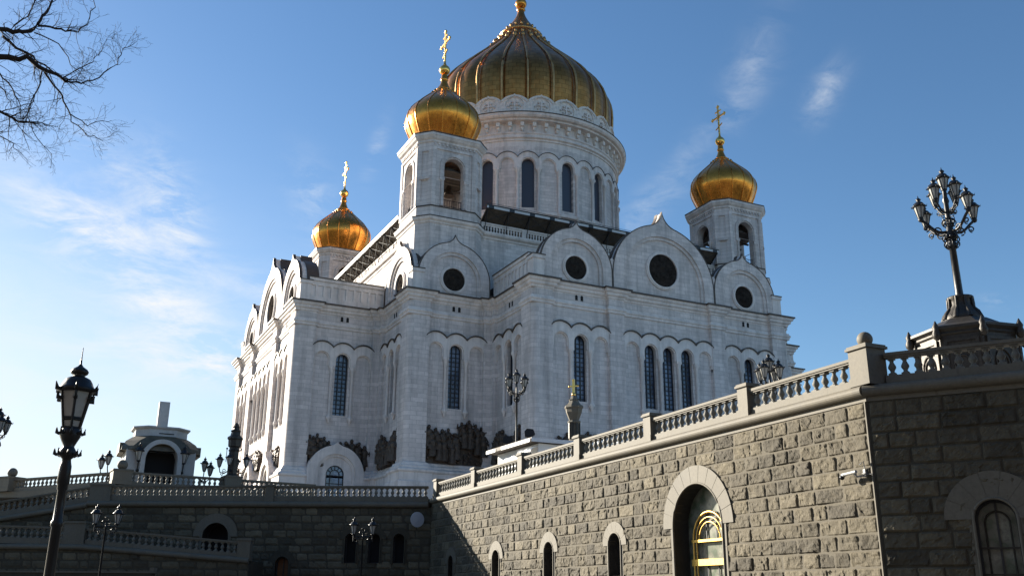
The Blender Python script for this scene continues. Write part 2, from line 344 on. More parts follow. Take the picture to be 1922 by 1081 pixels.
def arcade(fr, uc, n, wins):                     # blind arcade of n bays; wins = bays holding a window
    x0 = uc-MOD*n/2; top = []
    for i in range(n):
        cx = x0+MOD*(i+.5); h = MOD/2; aa = math.degrees(math.acos(h/RA))
        top += arc(cx, ZA, RA, 180-aa, aa, 9)[(0 if i == 0 else 1):]
    outer = [(x0, 26.0)]+top+[(x0+MOD*n, 26.0)]
    for i in range(n-1, -1, -1): outer += arch(x0+MOD*(i+.5), 26.0, 26.72, .92, 12)[::-1]
    m_ = MB(); m_.plate(fr, outer, [], 0, .36)
    for i in range(n):                            # inner archivolt
        cx = x0+MOD*(i+.5); m_.plate(fr, [(cx-.93, 26.0)]+arc(cx, 26.72, .93, 180, 0, 12)+[(cx+.93, 26.0), (cx+.80, 26.0)]+arc(cx, 26.72, .80, 0, 180, 12)+[(cx-.80, 26.0)], [], 0, .18)
    a0 = build('arcade', m_, 'trim', ch)
    fl = MB(); fl.ribbon(fr, top, 0, .5, .16); build('arcade_flashing', fl, 'copper', a0)
    for i in range(n+1):
        cx = x0+MOD*i; near = any(abs(cx-(x0+MOD*(w+.5))) < MOD*.6 for w in wins)
        c_ = MB()
        if near:
            P = fr(cx, 0, .17); c_.lathe((P.x, P.y, 0), [(.1, 19.2), (.16, 19.5), (.3, 19.75), (.3, 19.95), (.2, 20.1), (.17, 20.3), (.17, 25.1), (.2, 25.15), (.2, 25.25), (.26, 25.5), (.34, 25.7), (.34, 25.99)], 10)
            c_.box(fr, cx-.34, cx+.34, 25.7, 26.02, 0, .40)
            c_.box(fr, cx-.3, cx+.3, 19.75, 19.95, 0, .36)
            build('colonette', c_, 'trim', ch)
        elif 0 <= i <= n:
            s_ = 1 if i == 0 else -1
            xa, xb = sorted((cx, cx+s_*.3)); c_.box(fr, xa, xb, 25.6, 26.01, 0, .34); xa, xb = sorted((cx, cx+s_*.2)); c_.box(fr, xa, xb, 25.3, 25.6, 0, .25); build('corbel', c_, 'trim', ch)
    for w in wins: slot_window(fr, x0+MOD*(w+.5), .80, 20.2, 26.84, -.55)
    return [(x0+MOD*(w+.5)) for w in wins]
def figure(m_, fr, u, z, h, d, rnd):              # a robed figure in high relief
    P = fr(u, 0, d); w = h*.165*rnd.uniform(.9, 1.15); ln_ = rnd.uniform(-.12, .12)*h
    sp = [(w*1.2, 0), (w*1.12, h*.15), (w*.8, h*.42), (w*.98, h*.6), (w*1.05, h*.7), (w*.75, h*.79), (w*.32, h*.83), (w*.3, h*.85)]
    m_.lathe((P.x, P.y, z), sp, 10, rot=rnd.random()*6)
    for q in range(5):                            # folds of the robe
        a = rnd.uniform(-1, 1); m_.tube([fr(u+a*w*.9, z+h*.55, d+w*.75*sqrt(max(.1, 1-a*a))), fr(u+a*w*1.1+.05, z+h*.05, d+w*1.05*sqrt(max(.1, 1-a*a)))], h*.028, 5)
    Q = fr(u+ln_*.3, z+h*.92, d+.04); m_.ball(Q, h*.082, 10, (1, 1, 1.2))
    for s_ in (-1, 1):
        k = rnd.uniform(-.25, .45); m_.tube([fr(u+s_*w*.85, z+h*.72, d+.02), fr(u+s_*w*1.35, z+h*(.58+.2*k), d+.16), fr(u+s_*w*(1.0+.8*abs(k)), z+h*(.62+k*.6), d+.3)], [h*.05, h*.042, h*.03], 6)
def relief(fr, u0, u1, z0, top, seed):            # high relief: a crowded row of robed figures before a rough ground; top(u) gives its crest
    rnd = random.Random(seed); n = max(8, int((u1-u0)/.16)); m_ = MB()
    ol = [(u0, z0)]+[(u0+(u1-u0)*i/n, max(z0+.3, top(i/n)-.45+.22*noise.noise(Vector((i*.33, seed, 0))))) for i in range(n+1)]+[(u1, z0)]
    m_.plate(fr, ol, [], 0, .16)
    for lv, (dd, dz) in enumerate(((.2, .0), (.34, -.35), (.5, -1.0))):
        x = u0+.3+.2*lv
        while x < u1-.25:
            T = top((x-u0)/(u1-u0))+dz*min(1, (top((x-u0)/(u1-u0))-z0)/3)+rnd.uniform(-.15, .15)
            h = min(T-z0, rnd.uniform(2.1, 2.7)); zb = T-h
            if h > .8: figure(m_, fr, x+rnd.uniform(-.08, .08), zb, h, dd, rnd)
            x += rnd.uniform(.62, .95)
    for _ in range(int((u1-u0)*4)):
        u = rnd.uniform(u0+.2, u1-.2); T = top((u-u0)/(u1-u0)); P = fr(u, rnd.uniform(z0+.1, max(z0+.3, min(T-1.2, z0+1.4))), .3); m_.ball(P, rnd.uniform(.1, .26), 7, (1, 1, rnd.uniform(.8, 2.2)))
    return build('relief_sculpture', m_, 'bronze', ch)
def medallion(fr, uc, zc, r, d, parent):
    ring = MB(); ring.plate(fr, arc(uc, zc, r+.30, 0, 352, 40), [arc(uc, zc, r, 0, 352, 40)], d-.1, d+.16)
    ring.plate(fr, arc(uc, zc, r+.14, 0, 352, 40), [arc(uc, zc, r-.02, 0, 352, 40)], d-.1, d+.24)
    build('medallion_ring', ring, 'trim', parent)
    m_ = MB(); rows = []
    def rel(x, z):
        h = .16*noise.noise(Vector((x*1.6+uc, z*1.6, 1.7)))+.07*noise.noise(Vector((x*4+uc, z*4, 3.1)))
        h += .16*math.exp(-((x*x)+(z-.25*r)**2)/(.2*r)**2)+.14*math.exp(-(x/(.42*r))**2-((z+.4*r)/(.42*r))**2)
        return .05+max(0, h)*min(1, 1.25*(1-sqrt(x*x+z*z)/r)+.05)
    for i in range(17):
        rr = r*i/16; rows.append([fr(uc+rr*cos(2*pi*j/48), zc+rr*sin(2*pi*j/48), d+rel(rr*cos(2*pi*j/48), rr*sin(2*pi*j/48))) for j in range(48)])
    m_.grid(rows, close_u=True, smooth=True)
    build('medallion', m_, 'medal', parent)
def gable(fr, uc, r, zc, zp, med, depth, hid=False, sharp=.05):
    ol = keel(uc, 33.36, zc, r, zp, sharp=sharp); w = 1.15 if r < 6 else 1.35
    ri = r-w; inner = [(uc-ri, 33.5)]+arc(uc, zc, ri, 180, 0, 22)+[(uc+ri, 33.5)]
    m_ = MB(); m_.plate(fr, ol, [inner], -1.0, .02)
    i2 = ri-.38; inn2 = [(uc-i2, 33.55)]+arc(uc, zc, i2, 180, 0, 22)+[(uc+i2, 33.55)]
    m_.plate(fr, [(uc-ri-.05, 33.44)]+arc(uc, zc, ri+.05, 180, 0, 22)+[(uc+ri+.05, 33.44)], [inn2], -1.0, -.16)
    m_.plate(fr, [(uc-i2-.05, 33.4)]+arc(uc, zc, i2+.05, 180, 0, 22)+[(uc+i2+.05, 33.4)], [], -1.0, -.36)
    o = build('gable', m_, 'stone', ch)
    if not hid: medallion(fr, uc, zc if med < 1.8 else zc+1.55, med, -.36, o)
    rf = MB(); k2 = keel(uc, 33.37, zc, r+.1, zp+.16, sharp=sharp)
    rf.plate(fr, k2, [], -depth, -.9, back=True); build('gable_roof', rf, 'copper', o)
    cp = MB(); cp.plate(fr, k2, [keel(uc, 33.38, zc, r+.0, zp-.02, sharp=sharp)], -.30, .07); build('gable_edge', cp, 'copper', o)
def portal(fr, uc, r, zs, peak, d=.8, win=True):
    q = max(.6, r-2.25) if win else r-1.3; d = 1.35
    def ringp(m_, ro, ri, d1, keel_=False):
        ou = keel(uc, 6, zs, ro, peak, cut=112) if keel_ else arch(uc, 6, zs, ro, 20)
        m_.plate(fr, ou+arch(uc, 6, zs, ri, 20)[::-1], [], 0, d1)
    m_ = MB()
    if win: ringp(m_, r, r-1.0, d, True); ringp(m_, r-.95, r-1.3, d-.22); ringp(m_, r-1.25, q, d-.38)
    else: ringp(m_, r, r-.75, d, True); ringp(m_, r-.7, q, d-.25)
    o = build('portal', m_, 'trim', ch)
    gl = MB(); gl.plate(fr, arch(uc, 6.1, zs, q+.02), [], .7, .80, sides=False)
    if win: g2 = build('portal_window', gl, 'glass', o)
    else: build('door_leaf', gl, 'chapel', o)
    if win:
        b_ = MB()
        b_.plate(fr, arch(uc, 6.1, zs, q), [arch(uc, 6.2, zs, q-.1)], .81, .92); b_.plate(fr, arch(uc, 6.1, zs, q*.55), [arch(uc, 6.2, zs, q*.55-.08)], .81, .91)
        for an in (30, 60, 90, 120, 150): b_.tube([fr(uc+q*.5*cos(rad(an)), zs+q*.5*sin(rad(an)), .86), fr(uc+q*cos(rad(an)), zs+q*sin(rad(an)), .86)], .04, 4)
        for z in (zs-.1, zs-1, zs-2): b_.box(fr, uc-q, uc+q, z-.04, z+.04, .82, .9)
        build('portal_grille', b_, 'grille', o)
def wall_of(E_, wins, detail=True):
    fr, L = E_['fr'], E_['L']; m_ = MB()
    m_.plate(fr, [(0, 5.8), (L, 5.8), (L, 33.45), (0, 33.45)], [arch(u, 20.2, 26.84, .80, 12) for u in wins], -.9, 0, sides=False)
    build('wall', m_, 'stone', ch)
def vents(fr, uc):
    v = MB()
    for s_ in (-.35, .35): v.plate(fr, arch(uc+s_, 31.55, 32.0, .16, 6), [], 0, .03)
    build('vent', v, 'dark', ch)
def parapet(fr, L, z1, w0, w1):
    m_ = MB(); a, b = w0, L-w1; n = max(3, int((b-a)/.9)); pan = []
    for i in range(n):
        x0 = a+(b-a)*i/n+.14; x1 = a+(b-a)*(i+1)/n-.14; pan.append([(x0, 34.3), (x0, z1-.9), (x1, z1-.9), (x1, 34.3)])
    m_.plate(fr, [(a, 33.4), (b, 33.4), (b, z1), (a, z1)], pan, -.5, -.02); m_.box(fr, a+.05, b-.05, 33.45, z1-.05, -.6, -.14)
    m_.box(fr, a, b, z1-.35, z1+.02, -.52, .12); o = build('parapet', m_, 'trim', ch)
    c_ = MB(); c_.box(fr, a, b, z1+.02, z1+.14, -.6, .2); build('parapet_flashing', c_, 'copper', o)
for E_ in edges:
    k, e, fr, L = E_['k'], E_['e'], E_['fr'], E_['L']
    full = (k == 0) or (k == 1 and e >= 2)
    wins = []
    if full:
        if e in (0, 1, 3, 4):
            iv = E_['iv']; uc = (iv[0][1]+iv[-1][0])/2
            wins = arcade(fr, uc, 3, [1])
            vents(fr, uc)
        else:
            w0 = arcade(fr, L/2, 5, [1, 2, 3]); c1 = (L/2-B-1+PW)/2
            wins = arcade(fr, c1, 3, [1])+w0+arcade(fr, L-c1, 3, [1])
            vents(fr, c1); vents(fr, L-c1)
        wall_of(E_, wins)
    else: wall_of(E_, [])
    if e == 2:
        for uc, r, zp, md in ((L/2-11.93, 4.6, 40.95, 1.42), (L/2, 7.1, 44.3, 2.05), (L/2+11.93, 4.6, 40.95, 1.42)):
            gable(fr, uc, r, 35.45, zp, md, 2.4 if k == 1 else 1.5, not full, .045)
        m_ = MB()
        for s_ in (-1, 1): m_.plate(fr, [(L/2+s_*7.9, 33.4), (L/2+s_*7.9, 36.6), (L/2+s_*7.25, 37.35), (L/2+s_*6.6, 36.8), (L/2+s_*6.6, 33.4)], [], -.95, -.012)
        build('gable_spandrel', m_, 'stone', ch)
        m_ = MB(); zr = 36.75 if k == 1 else 35.6
        m_.plate(fr, [(.5, 33.5), (L-.5, 33.5), (L-.5, zr)]+[(L-.5-(L-1)*i/12, zr+1.6*sin(pi*i/12)**.6) for i in range(1, 12)]+[(.5, zr)], [], -13.2, -1.3, back=True)
        build('arm_roof', m_, 'copper', ch)
    if e in (0, 4):
        uc = L/2 + (.05 if e == 0 else -.05); gable(fr, uc, 4.5, 35.5, 40.95, 1.42, 2.6, not full)
    if e in (1, 3): parapet(fr, L, 36.6, 1.0 if e == 3 else 0., 0. if e == 3 else 1.0)
    if CONV[e][0]:                                # corner post above the cornice
        n2 = edges[edges.index(E_)-1]['n']; P = E_['P']; m_ = MB(); f2 = Fr(P, E_['t'], E_['n'])
        m_.box(f2, -.08, 1.25, 33.4, 36.1, -1.25, .08); m_.box(f2, -.2, 1.37, 35.75, 36.15, -1.37, .2); po = build('corner_post', m_, 'trim', ch)
        m_ = MB(); m_.box(f2, -.25, 1.4, 36.15, 36.27, -1.4, .25); build('post_flashing', m_, 'copper', po)
# bronze reliefs and portals
by = {(E_['k'], E_['e']): E_ for E_ in edges}
E_ = by[(0, 0)]; relief(E_['fr'], 2.2, 9.4, 14.0, lambda t: 18.4-.7*sin(t*6.3)-.4*(t > .75)-(.9 if .38 < t < .55 else 0), 3)
E_ = by[(1, 4)]; relief(E_['fr'], 1.5, 8.2, 14.0, lambda t: 17.2+.7*sin(t*9)+.3*t, 5)
E_ = by[(1, 3)]; fr = E_['fr']; uc = 5.3
portal(fr, uc, 3.3, 13.25, 16.95, .9)
relief(fr, 2.15, 5.0, 13.95, lambda t: 17.6+.35*sin(t*3.1)-.7*t*t, 9); relief(fr, 5.7, 9.2, 13.95, lambda t: 17.0+.5*sin(t*3.1)-.3*t, 12)
E_ = by[(0, 1)]; relief(E_['fr'], 1.5, 8.0, 14.0, lambda t: 17.2+.6*sin(t*8), 15)
for k_ in (0, 1):
    E_ = by[(k_, 2)]; fr, L = E_['fr'], E_['L']; c1 = (L/2-B-1+PW)/2
    for uc, r, zs in ((c1, 2.6, 12.9), (L/2, 3.3, 13.2), (L-c1, 2.6, 12.9)):
        portal(fr, uc, r, zs, zs+r+.8, .85, False)
        w = 3.1 if r < 3 else 4.6
        for s_ in (-1, 1):
            a, b = sorted((uc+s_*.5, uc+s_*w)); relief(fr, a, b, zs+r*.55, (lambda t, s_=s_, zs=zs, r=r: zs+r+1.5-.9*((1-t) if s_ < 0 else t)), 20+k_*7+int(uc)+s_)
# ---- core above the arms
def boxw(m_, x0, x1, y0, y1, z0, z1): m_.box(Fr((0, 0), (1, 0), (0, 1)), x0, x1, z0, z1, y0, y1)
HC = 25.1
m_ = MB(); boxw(m_, -HC, HC, -HC, HC, 33, 43.0); build('core_wall', m_, 'stone', ch)
m_ = MB(); boxw(m_, -D+.9, D-.9, -A+.9, A-.9, 32.9, 33.3); boxw(m_, -A+.91, A-.91, -D+.9, D-.9, 32.92, 33.32); boxw(m_, -CC+.9, CC-.9, -CC+.9, CC-.9, 32.94, 33.34); build('flat_roof', m_, 'copper', ch)
w_, k_ = 4.25, 2.9
oct_ = [(-k_, -w_), (k_, -w_), (w_, -k_), (w_, k_), (k_, w_), (-k_, w_), (-w_, k_), (-w_, -k_)]
# cornice of the core between the towers, and lattice parapets with boarded canopies over them
for k in range(4):
    fr = Fr(rot((-18, -HC), k), Vector(rot((1, 0), k)), Vector(rot((0, -1), k))); L = 36
    m_ = MB(); P0, P1 = fr(0, 0), fr(L, 0)
    m_.sweep([(P0.x, P0.y), (P1.x, P1.y)], [(-.2, 42.3), (.1, 42.35), (.15, 42.6), (.4, 42.75), (.5, 42.95), (.5, 43.15), (-.3, 43.2)], closed=False)
    m_.box(fr, 0, L, 43.18, 43.4, -.35, -.02); m_.box(fr, 0, L, 44.32, 44.52, -.35, .02)
    for i in range(7): x = L*i/6; m_.box(fr, max(0, x-.3), min(L, x+.3), 43.4, 44.33, -.34, .0)
    lat = build('lattice_parapet', m_, 'trim', ch)
    m_ = MB(); n = 90
    for i in range(n):
        x = L*(i+.5)/n; m_.box(fr, x-.07, x+.07, 43.4, 44.32, -.26, -.1)
        m_.box(fr, x-.2, x+.2, 44.1, 44.3, -.27, -.09); m_.box(fr, x-.13, x+.13, 43.8, 43.92, -.255, -.105)
    build('lattice_bars', m_, 'trim', lat)
    m_ = MB(); sl_ = [(-1.3, 44.3), (1.15, 46.0)]
    m_.grid([[fr(u, sl_[0][1], sl_[0][0]) for u in (.2, L-.2)], [fr(u, sl_[1][1], sl_[1][0]) for u in (.2, L-.2)], [fr(u, sl_[1][1]+.12, sl_[1][0]) for u in (.2, L-.2)], [fr(u, sl_[0][1]+.14, sl_[0][0]) for u in (.2, L-.2)]], close_v=True)
    m_.box(fr, .2, L-.2, 43.1, 44.3, -1.4, -1.25)
    cn = build('canopy', m_, 'roofdark', ch)
    m_ = MB(); m_.box(fr, .2, L-.2, 45.98, 46.3, 1.16, 1.3); build('canopy_fascia', m_, 'kiosk', cn)
    m_ = MB(); m_.box(fr, .15, L-.15, 46.3, 46.44, .9, 1.36)
    for i in range(13): u = .4+(L-1.6)*i/12; m_.box(fr, u, u+.7, 45.95, 46.32, 1.2, 1.33)
    build('canopy_edge', m_, 'grille', cn)
    m_ = MB()
    for i in range(13):
        u = .4+(L-.8)*i/12; m_.tube([fr(u, 44.2, -1.25), fr(u, 45.92, 1.1)], .07, 4); m_.tube([fr(u, 43.45, .1), fr(u, 44.6, .5), fr(u, 45.9, 1.05)], .05, 4)
        if i < 12: m_.tube([fr(u, 44.6, .3), fr(u+(L-.8)/12, 45.9, 1.05)], .035, 4); m_.tube([fr(u, 45.9, 1.05), fr(u+(L-.8)/12, 44.6, .3)], .035, 4)
    m_.tube([fr(.3, 46.8, .9), fr(L-.3, 46.8, .9)], .03, 4)
    build('canopy_brace', m_, 'grille', cn)
m_ = MB(); m_.lathe((0, 0, 0), [(HC+.6, 43.5), (17, 48.5), (16.6, 49)], 8, rot=pi/8, smooth=False); build('core_roof', m_, 'copper', ch)
# ---- bell towers
def tower():
    bt = bpy.data.objects.new('bell_tower', None)
    def V(m_): return m_
    m_ = MB(); rows = [[(x*s_, y*s_, z) for x, y in oct_] for s_, z in ((1.03, 33), (1.03, 43.0))]; m_.grid(rows, close_u=True)
    rows = [[(x*s_, y*s_, z) for x, y in oct_] for s_, z in ((1.0, 43.2), (1.0, 44.75))]; m_.grid(rows, close_u=True)
    m_.add([(x, y, 44.72) for x, y in oct_], [tuple(range(8))]); 
    for k in range(4):
        fr = Fr(rot((0, -w_), k), Vector(rot((1, 0), k)), Vector(rot((0, -1), k)))
        op = arch(0, 44.76, 50.05, 1.28, 14)
        m_.plate(fr, [(-k_, 44.75), (k_, 44.75), (k_, 53.0), (-k_, 53.0)], [op], -.95, -.02, back=True, sides=False)
        m_.plate(fr, arch(0, 48.6, 50.05, 1.85, 14), [arch(0, 48.62, 50.05, 1.45, 14)], -.02, .12)
        for s_ in (-1, 1):
            m_.box(fr, s_*1.6-.33, s_*1.6+.33, 48.2, 48.6, -.02, .2)
            P = fr(s_*1.55, 0, .0); m_.lathe((P.x, P.y, 0), [(.24, 44.8), (.2, 45.1), (.2, 48.0), (.28, 48.2)], 8)
            m_.box(fr, min(s_*2.35, s_*2.9), max(s_*2.35, s_*2.9), 44.75, 52.2, -.02, .12)
        m_.box(fr, -k_+.01, k_-.01, 52.2, 52.55, -.02, .13)
        f2 = Fr(rot((-k_, -w_), k), Vector(rot((-(w_-k_), w_-k_), k)), Vector(rot((-1, -1), k))); Lc = (w_-k_)*sqrt(2)
        m_.plate(f2, [(0, 44.75), (Lc, 44.75), (Lc, 53), (0, 53)], [[(.5, 45.3), (.5, 48.1), (Lc-.5, 48.1), (Lc-.5, 45.3)], [(.5, 48.6), (.5, 51.9), (Lc-.5, 51.9), (Lc-.5, 48.6)]], -.3, .0, sides=False)
        m_.plate(f2, [(.02, 44.8), (Lc-.02, 44.8), (Lc-.02, 52.9), (.02, 52.9)], [], -.2, -.16, sides=False)
        m_.box(f2, .3, Lc-.3, 48.15, 48.5, -.02, .14)
        for i in range(11): x = -k_+.3+(2*k_-.6)*i/10; m_.box(fr, x-.12, x+.12, 52.75, 53.05, -.02, .14)
    sh = build('tower_shaft', m_, 'stone', None)
    sh.name = 'bell_tower'
    c_ = MB()
    c_.sweep([(x*1.03, y*1.03) for x, y in oct_], [(0, 42.4), (.12, 42.45), (.15, 42.65), (.35, 42.8), (.42, 43.0), (.42, 43.15), (-.2, 43.25)])
    build('base_cornice', c_, 'trim', sh); c_ = MB()
    c_.sweep(oct_, [(0, 53.0), (.15, 53.1), (.15, 53.3), (.4, 53.5), (.55, 53.75), (.62, 53.8), (.62, 54.15), (.2, 54.3), (-1.2, 54.6)])
    build('tower_cornice', c_, 'trim', sh)
    c_ = MB(); c_.sweep(oct_, [(0, 44.6), (.1, 44.62), (.1, 44.72), (0, 44.78)]); build('sill_flashing', c_, 'copper', sh)
    c_ = MB(); c_.sweep([(x*1.03, y*1.03) for x, y in oct_], [(.43, 43.12), (.47, 43.14), (.47, 43.24), (.0, 43.3)]); build('base_flashing', c_, 'copper', sh)
    c_ = MB(); c_.sweep(oct_, [(.63, 54.1), (.68, 54.12), (.68, 54.24), (.2, 54.36)])
    build('tower_flashing', c_, 'copper', sh)
    # onion dome: sixteen gores
    zn = [(3.6, 54.45), (3.95, 55.3), (4.42, 56.3), (4.76, 57.2), (4.9, 57.9), (4.82, 58.7), (4.4, 59.5), (3.72, 60.3), (2.85, 61.1), (2.0, 61.9), (1.25, 62.6), (.8, 63.2), (.5, 63.9), (.34, 64.6)]
    prof = []
    for i in range(len(zn)-1):
        for j in range(3): t_ = j/3; prof.append((zn[i][0]*(1-t_)+zn[i+1][0]*t_, zn[i][1]*(1-t_)+zn[i+1][1]*t_))
    prof.append(zn[-1])
    for _ in range(2): prof = [prof[0]]+[((prof[i-1][0]+prof[i][0]+prof[i+1][0])/3, prof[i][1]) for i in range(1, len(prof)-1)]+[prof[-1]]
    d_ = MB(); NG = 16; gores(d_, prof, NG, 0, .45)
    dm = build('gilded_dome', d_, 'gold', sh)
    rb = MB()
    for i in range(NG):
        a = 2*pi*i/NG; rb.tube([(r*1.0*cos(a), r*1.0*sin(a), z) for r, z in prof[::2] if r > 1.4], .085, 5)
        rb.ball((1.55*cos(a), 1.55*sin(a), 62.3), .2, 6, (1, 1, 1.5))
    rb.lathe((0, 0, 0), [(1.05, 62.75), (1.2, 62.85), (1.05, 63.0)], 16, cap=False); rb.lathe((0, 0, 0), [(.4, 64.3), (.55, 64.5), (.45, 64.7), (.4, 65.2)], 12)
    build('dome_rib', rb, 'gold', sh)
    o_ = MB(); o_.ball((0, 0, 66.0), .72, 20); o_.lathe((0, 0, 0), [(.3, 66.65), (.16, 67.0), (.12, 67.4)], 10); build('gilded_orb', o_, 'gold_bright', sh)
    x_ = cross(66.9, 5.2, 3.1); build('gilded_cross', x_, 'gold_bright', sh)
    r_ = MB()
    for k in range(4):
        fr = Fr(rot((0, -w_), k), Vector(rot((1, 0), k)), Vector(rot((0, -1), k)))
        for i in range(9): x = -1.2+2.4*i/8; r_.tube([fr(x, 44.8, -.5), fr(x, 45.9, -.5)], .035, 4)
        r_.tube([fr(-1.25, 45.9, -.5), fr(1.25, 45.9, -.5)], .05, 4); r_.tube([fr(-1.25, 45.1, -.5), fr(1.25, 45.1, -.5)], .04, 4)
    build('railing', r_, 'grille', sh)
    v_ = MB(); v_.lathe((0, 0, 0), [(3.6, 50.0), (2.6, 50.9), (.2, 51.4)], 12); v_.tube([(-3.2, .8, 49.3), (3.2, .8, 49.3)], .16, 4); v_.tube([(-3.2, -.9, 49.5), (3.2, -.9, 49.5)], .16, 4); build('belfry_vault', v_, 'roofdark', sh)
    b_ = MB()
    for x, y, s_ in ((1.4, .8, .8), (-1.2, -.9, 1.0)): b_.lathe((x, y, 48.6), [(.9*s_, 0), (.75*s_, .25), (.55*s_, .7), (.45*s_, 1.1), (.2*s_, 1.35), (.06, 1.4), (.06, 3.9)], 14)
    build('bell', b_, 'bronze', sh)
    return sh
def gores(m_, prof, ng, a0, flat, lobe=.012):                # an onion of flattish gores meeting at the ribs
    for g_ in range(ng):
        rows = []
        for r, z in prof:
            row = []
            for i in range(7):
                f_ = i/6-.5; k = cos(pi/ng)/cos(f_*2*pi/ng)*flat+(1-flat)*(1-(lobe if r > 3.5 else .012)*(2*f_)**2); a = a0+2*pi*(g_+i/6)/ng
                row.append((r*k*cos(a), r*k*sin(a), z))
            rows.append(row)
        m_.grid(rows, smooth=True)
def cross(z, h, w):
    x_ = MB(); f2 = Fr((0, 0), (0, 1), (1, 0)); t_ = .11
    x_.box(f2, -t_, t_, z, z+h*.93, -.09, .09); x_.box(f2, -w*.42, w*.42, z+h*.62-t_, z+h*.62+t_, -.085, .085); x_.box(f2, -w*.22, w*.22, z+h*.80-.08, z+h*.80+.08, -.08, .08)
    a = f2(-w*.24, z+h*.36, 0); b = f2(w*.24, z+h*.25, 0); x_.tube([a, b], .1, 5)
    for u, zz in ((-w*.45, .62), (w*.45, .62), (0, .95)):
        for du, dz in ((0, 0), (-.17, 0), (.17, 0), (0, .17), (0, -.17)): x_.ball(f2(u+du, z+h*zz+dz, 0), .15, 7)
    for s1 in (-1, 1):
        for s2 in (-1, 1): x_.tube([f2(s1*.1, z+h*.62+s2*.1, 0), f2(s1*.55, z+h*.62+s2*.5, 0)], .05, 4)
    for j in range(4): x_.ball(f2(0, z+h*(.1+.12*j), 0), .17, 7)
    return x_
tw = tower(); tw.parent = ch; tw.location = (-TT, -TT, -ZT)
for sx, sy in ((1, -1), (-1, 1), (1, 1)):
    c = copy_tree(tw, ch); c.location = (sx*TT, sy*TT, -ZT)
# ---- drum
RD = 15.35
class Bend:
    def __init__(s, R): s.R = R
    def __call__(s, u, z, d=0.): a = u/s.R; r = s.R+d; return Vector((r*sin(a), -r*cos(a), z))
bd = Bend(RD); NW = 16; MW = 2*pi*RD/32
m_ = MB()
for i in range(32):
    uc = MW*i; ol = [(uc-MW/2, 49), (uc-MW/6, 49), (uc+MW/6, 49), (uc+MW/2, 49), (uc+MW/2, 62.5), (uc+MW/6, 62.5), (uc-MW/6, 62.5), (uc-MW/2, 62.5)]
    m_.plate(bd, ol, [arch(uc, 52.85, 59.62, .93, 12)] if i % 2 == 0 else [], -.9, 0, sides=False)
dr = build('drum', m_, 'stone_d', ch)
m_ = MB(); top = []
for i in range(32):
    uc = MW*i; aa = math.degrees(math.acos(MW/2/1.72)); top += arc(uc, 59.75, 1.72, 180-aa, aa, 8)[(0 if i == 0 else 1):]
x0, x1 = top[0][0], top[-1][0]
ol = [(x0, 59.0)]+top+[(x1, 59.0)]
for i in range(31, -1, -1): ol += arch(MW*i, 59.0, 59.55, 1.08, 10)[::-1]
m_.plate(bd, ol, [], 0, .3)
for i in range(32):
    cx = MW*i; m_.plate(bd, [(cx-1.1, 59.0)]+arc(cx, 59.55, 1.1, 180, 0, 12)+[(cx+1.1, 59.0), (cx+.94, 59.0)]+arc(cx, 59.55, .94, 0, 180, 12)+[(cx-.94, 59.0)], [], 0, .15)
build('drum_arcade', m_, 'trim', dr)
m_ = MB(); m_.ribbon(bd, top, 0, .38, .1); m_.lathe((0, 0, 0), [(16.95, 67.18), (17.05, 67.2), (17.05, 67.34), (16.2, 67.45)], 96, cap=False); build('drum_flashing', m_, 'copper', dr)
for i in range(32):
    P = bd(MW*(i+.5), 0, .16); m_ = MB(); f2 = Fr((P.x, P.y), (-P.y, P.x), (P.x, P.y))
    m_.lathe((P.x, P.y, 0), [(.12, 51.2), (.3, 51.6), (.42, 52.0), (.42, 52.2), (.2, 52.45), (.2, 58.2), (.26, 58.3), (.4, 58.7), (.4, 59.0)], 9)
    m_.box(f2, -.42, .42, 58.68, 59.02, -.2, .28); build('drum_column', m_, 'trim', dr)
for i in range(16):
    uc = MW*2*i; m_ = MB(); m_.plate(bd, arch(uc, 52.8, 59.62, .95, 10), [], -.5, -.5, sides=False); build('drum_window', m_, 'glass_dark', dr)
m_ = MB()
m_.lathe((0, 0, 0), [(RD+.02, 51.7), (RD+.35, 51.8), (RD+.35, 52.2), (RD+.02, 52.4)], 96, cap=False, smooth=False)
m_.lathe((0, 0, 0), [(16.6, 44), (16.6, 49.0), (15.9, 49.3), (15.5, 49.4)], 96, cap=False, smooth=False)
m_.lathe((0, 0, 0), [(RD, 62.4), (RD, 63.3), (RD+.15, 63.35), (RD+.15, 63.6), (RD+.4, 63.75), (RD+.4, 64.0), (RD+.1, 64.15), (RD+.1, 64.35), (RD+.3, 64.5), (RD+.3, 64.65), (RD, 64.75), (RD, 66.0), (RD+.2, 66.05), (16.35, 66.25), (16.4, 66.5), (16.75, 66.6), (16.95, 66.85), (17.0, 67.2), (15.5, 67.5), (14.6, 67.5)], 96, cap=False, smooth=False)
build('drum_entablature', m_, 'trim', dr)
m_ = MB(); f2 = Fr((0, -RD), (1, 0), (0, -1))
m_.box(f2, -.26, .26, 65.45, 66.1, -.05, .7); m_.box(f2, -.2, .2, 65.1, 65.46, -.05, .4); m_.ball(f2(0, 65.0, .25), .24, 6)
b0 = build('drum_bracket', m_, 'carved', dr)
for i in range(1, 56): inst('drum_bracket', b0.data, (0, 0, 0), dr, 2*pi*i/56)
b2 = Bend(15.3); ml = 2*pi*15.3/24; h = ml/2; RL = 2.75; aa = math.degrees(math.acos(h/RL)); zl = 68.15
tp_ = arc(0, zl, RL, 180-aa, 94, 8)+[(0, zl+RL+.16)]+arc(0, zl, RL, 86, aa, 8)
m_ = MB(); m_.plate(b2, [(-h, 67.4), (0, 67.4), (h, 67.4)]+tp_[::-1], [arc(0, 69.2, 1.38, 0, 345, 22)], -.6, 0, sides=True)
m_.plate(b2, arc(0, 69.2, 1.42, 0, 345, 22), [], -.5, -.16, sides=False)
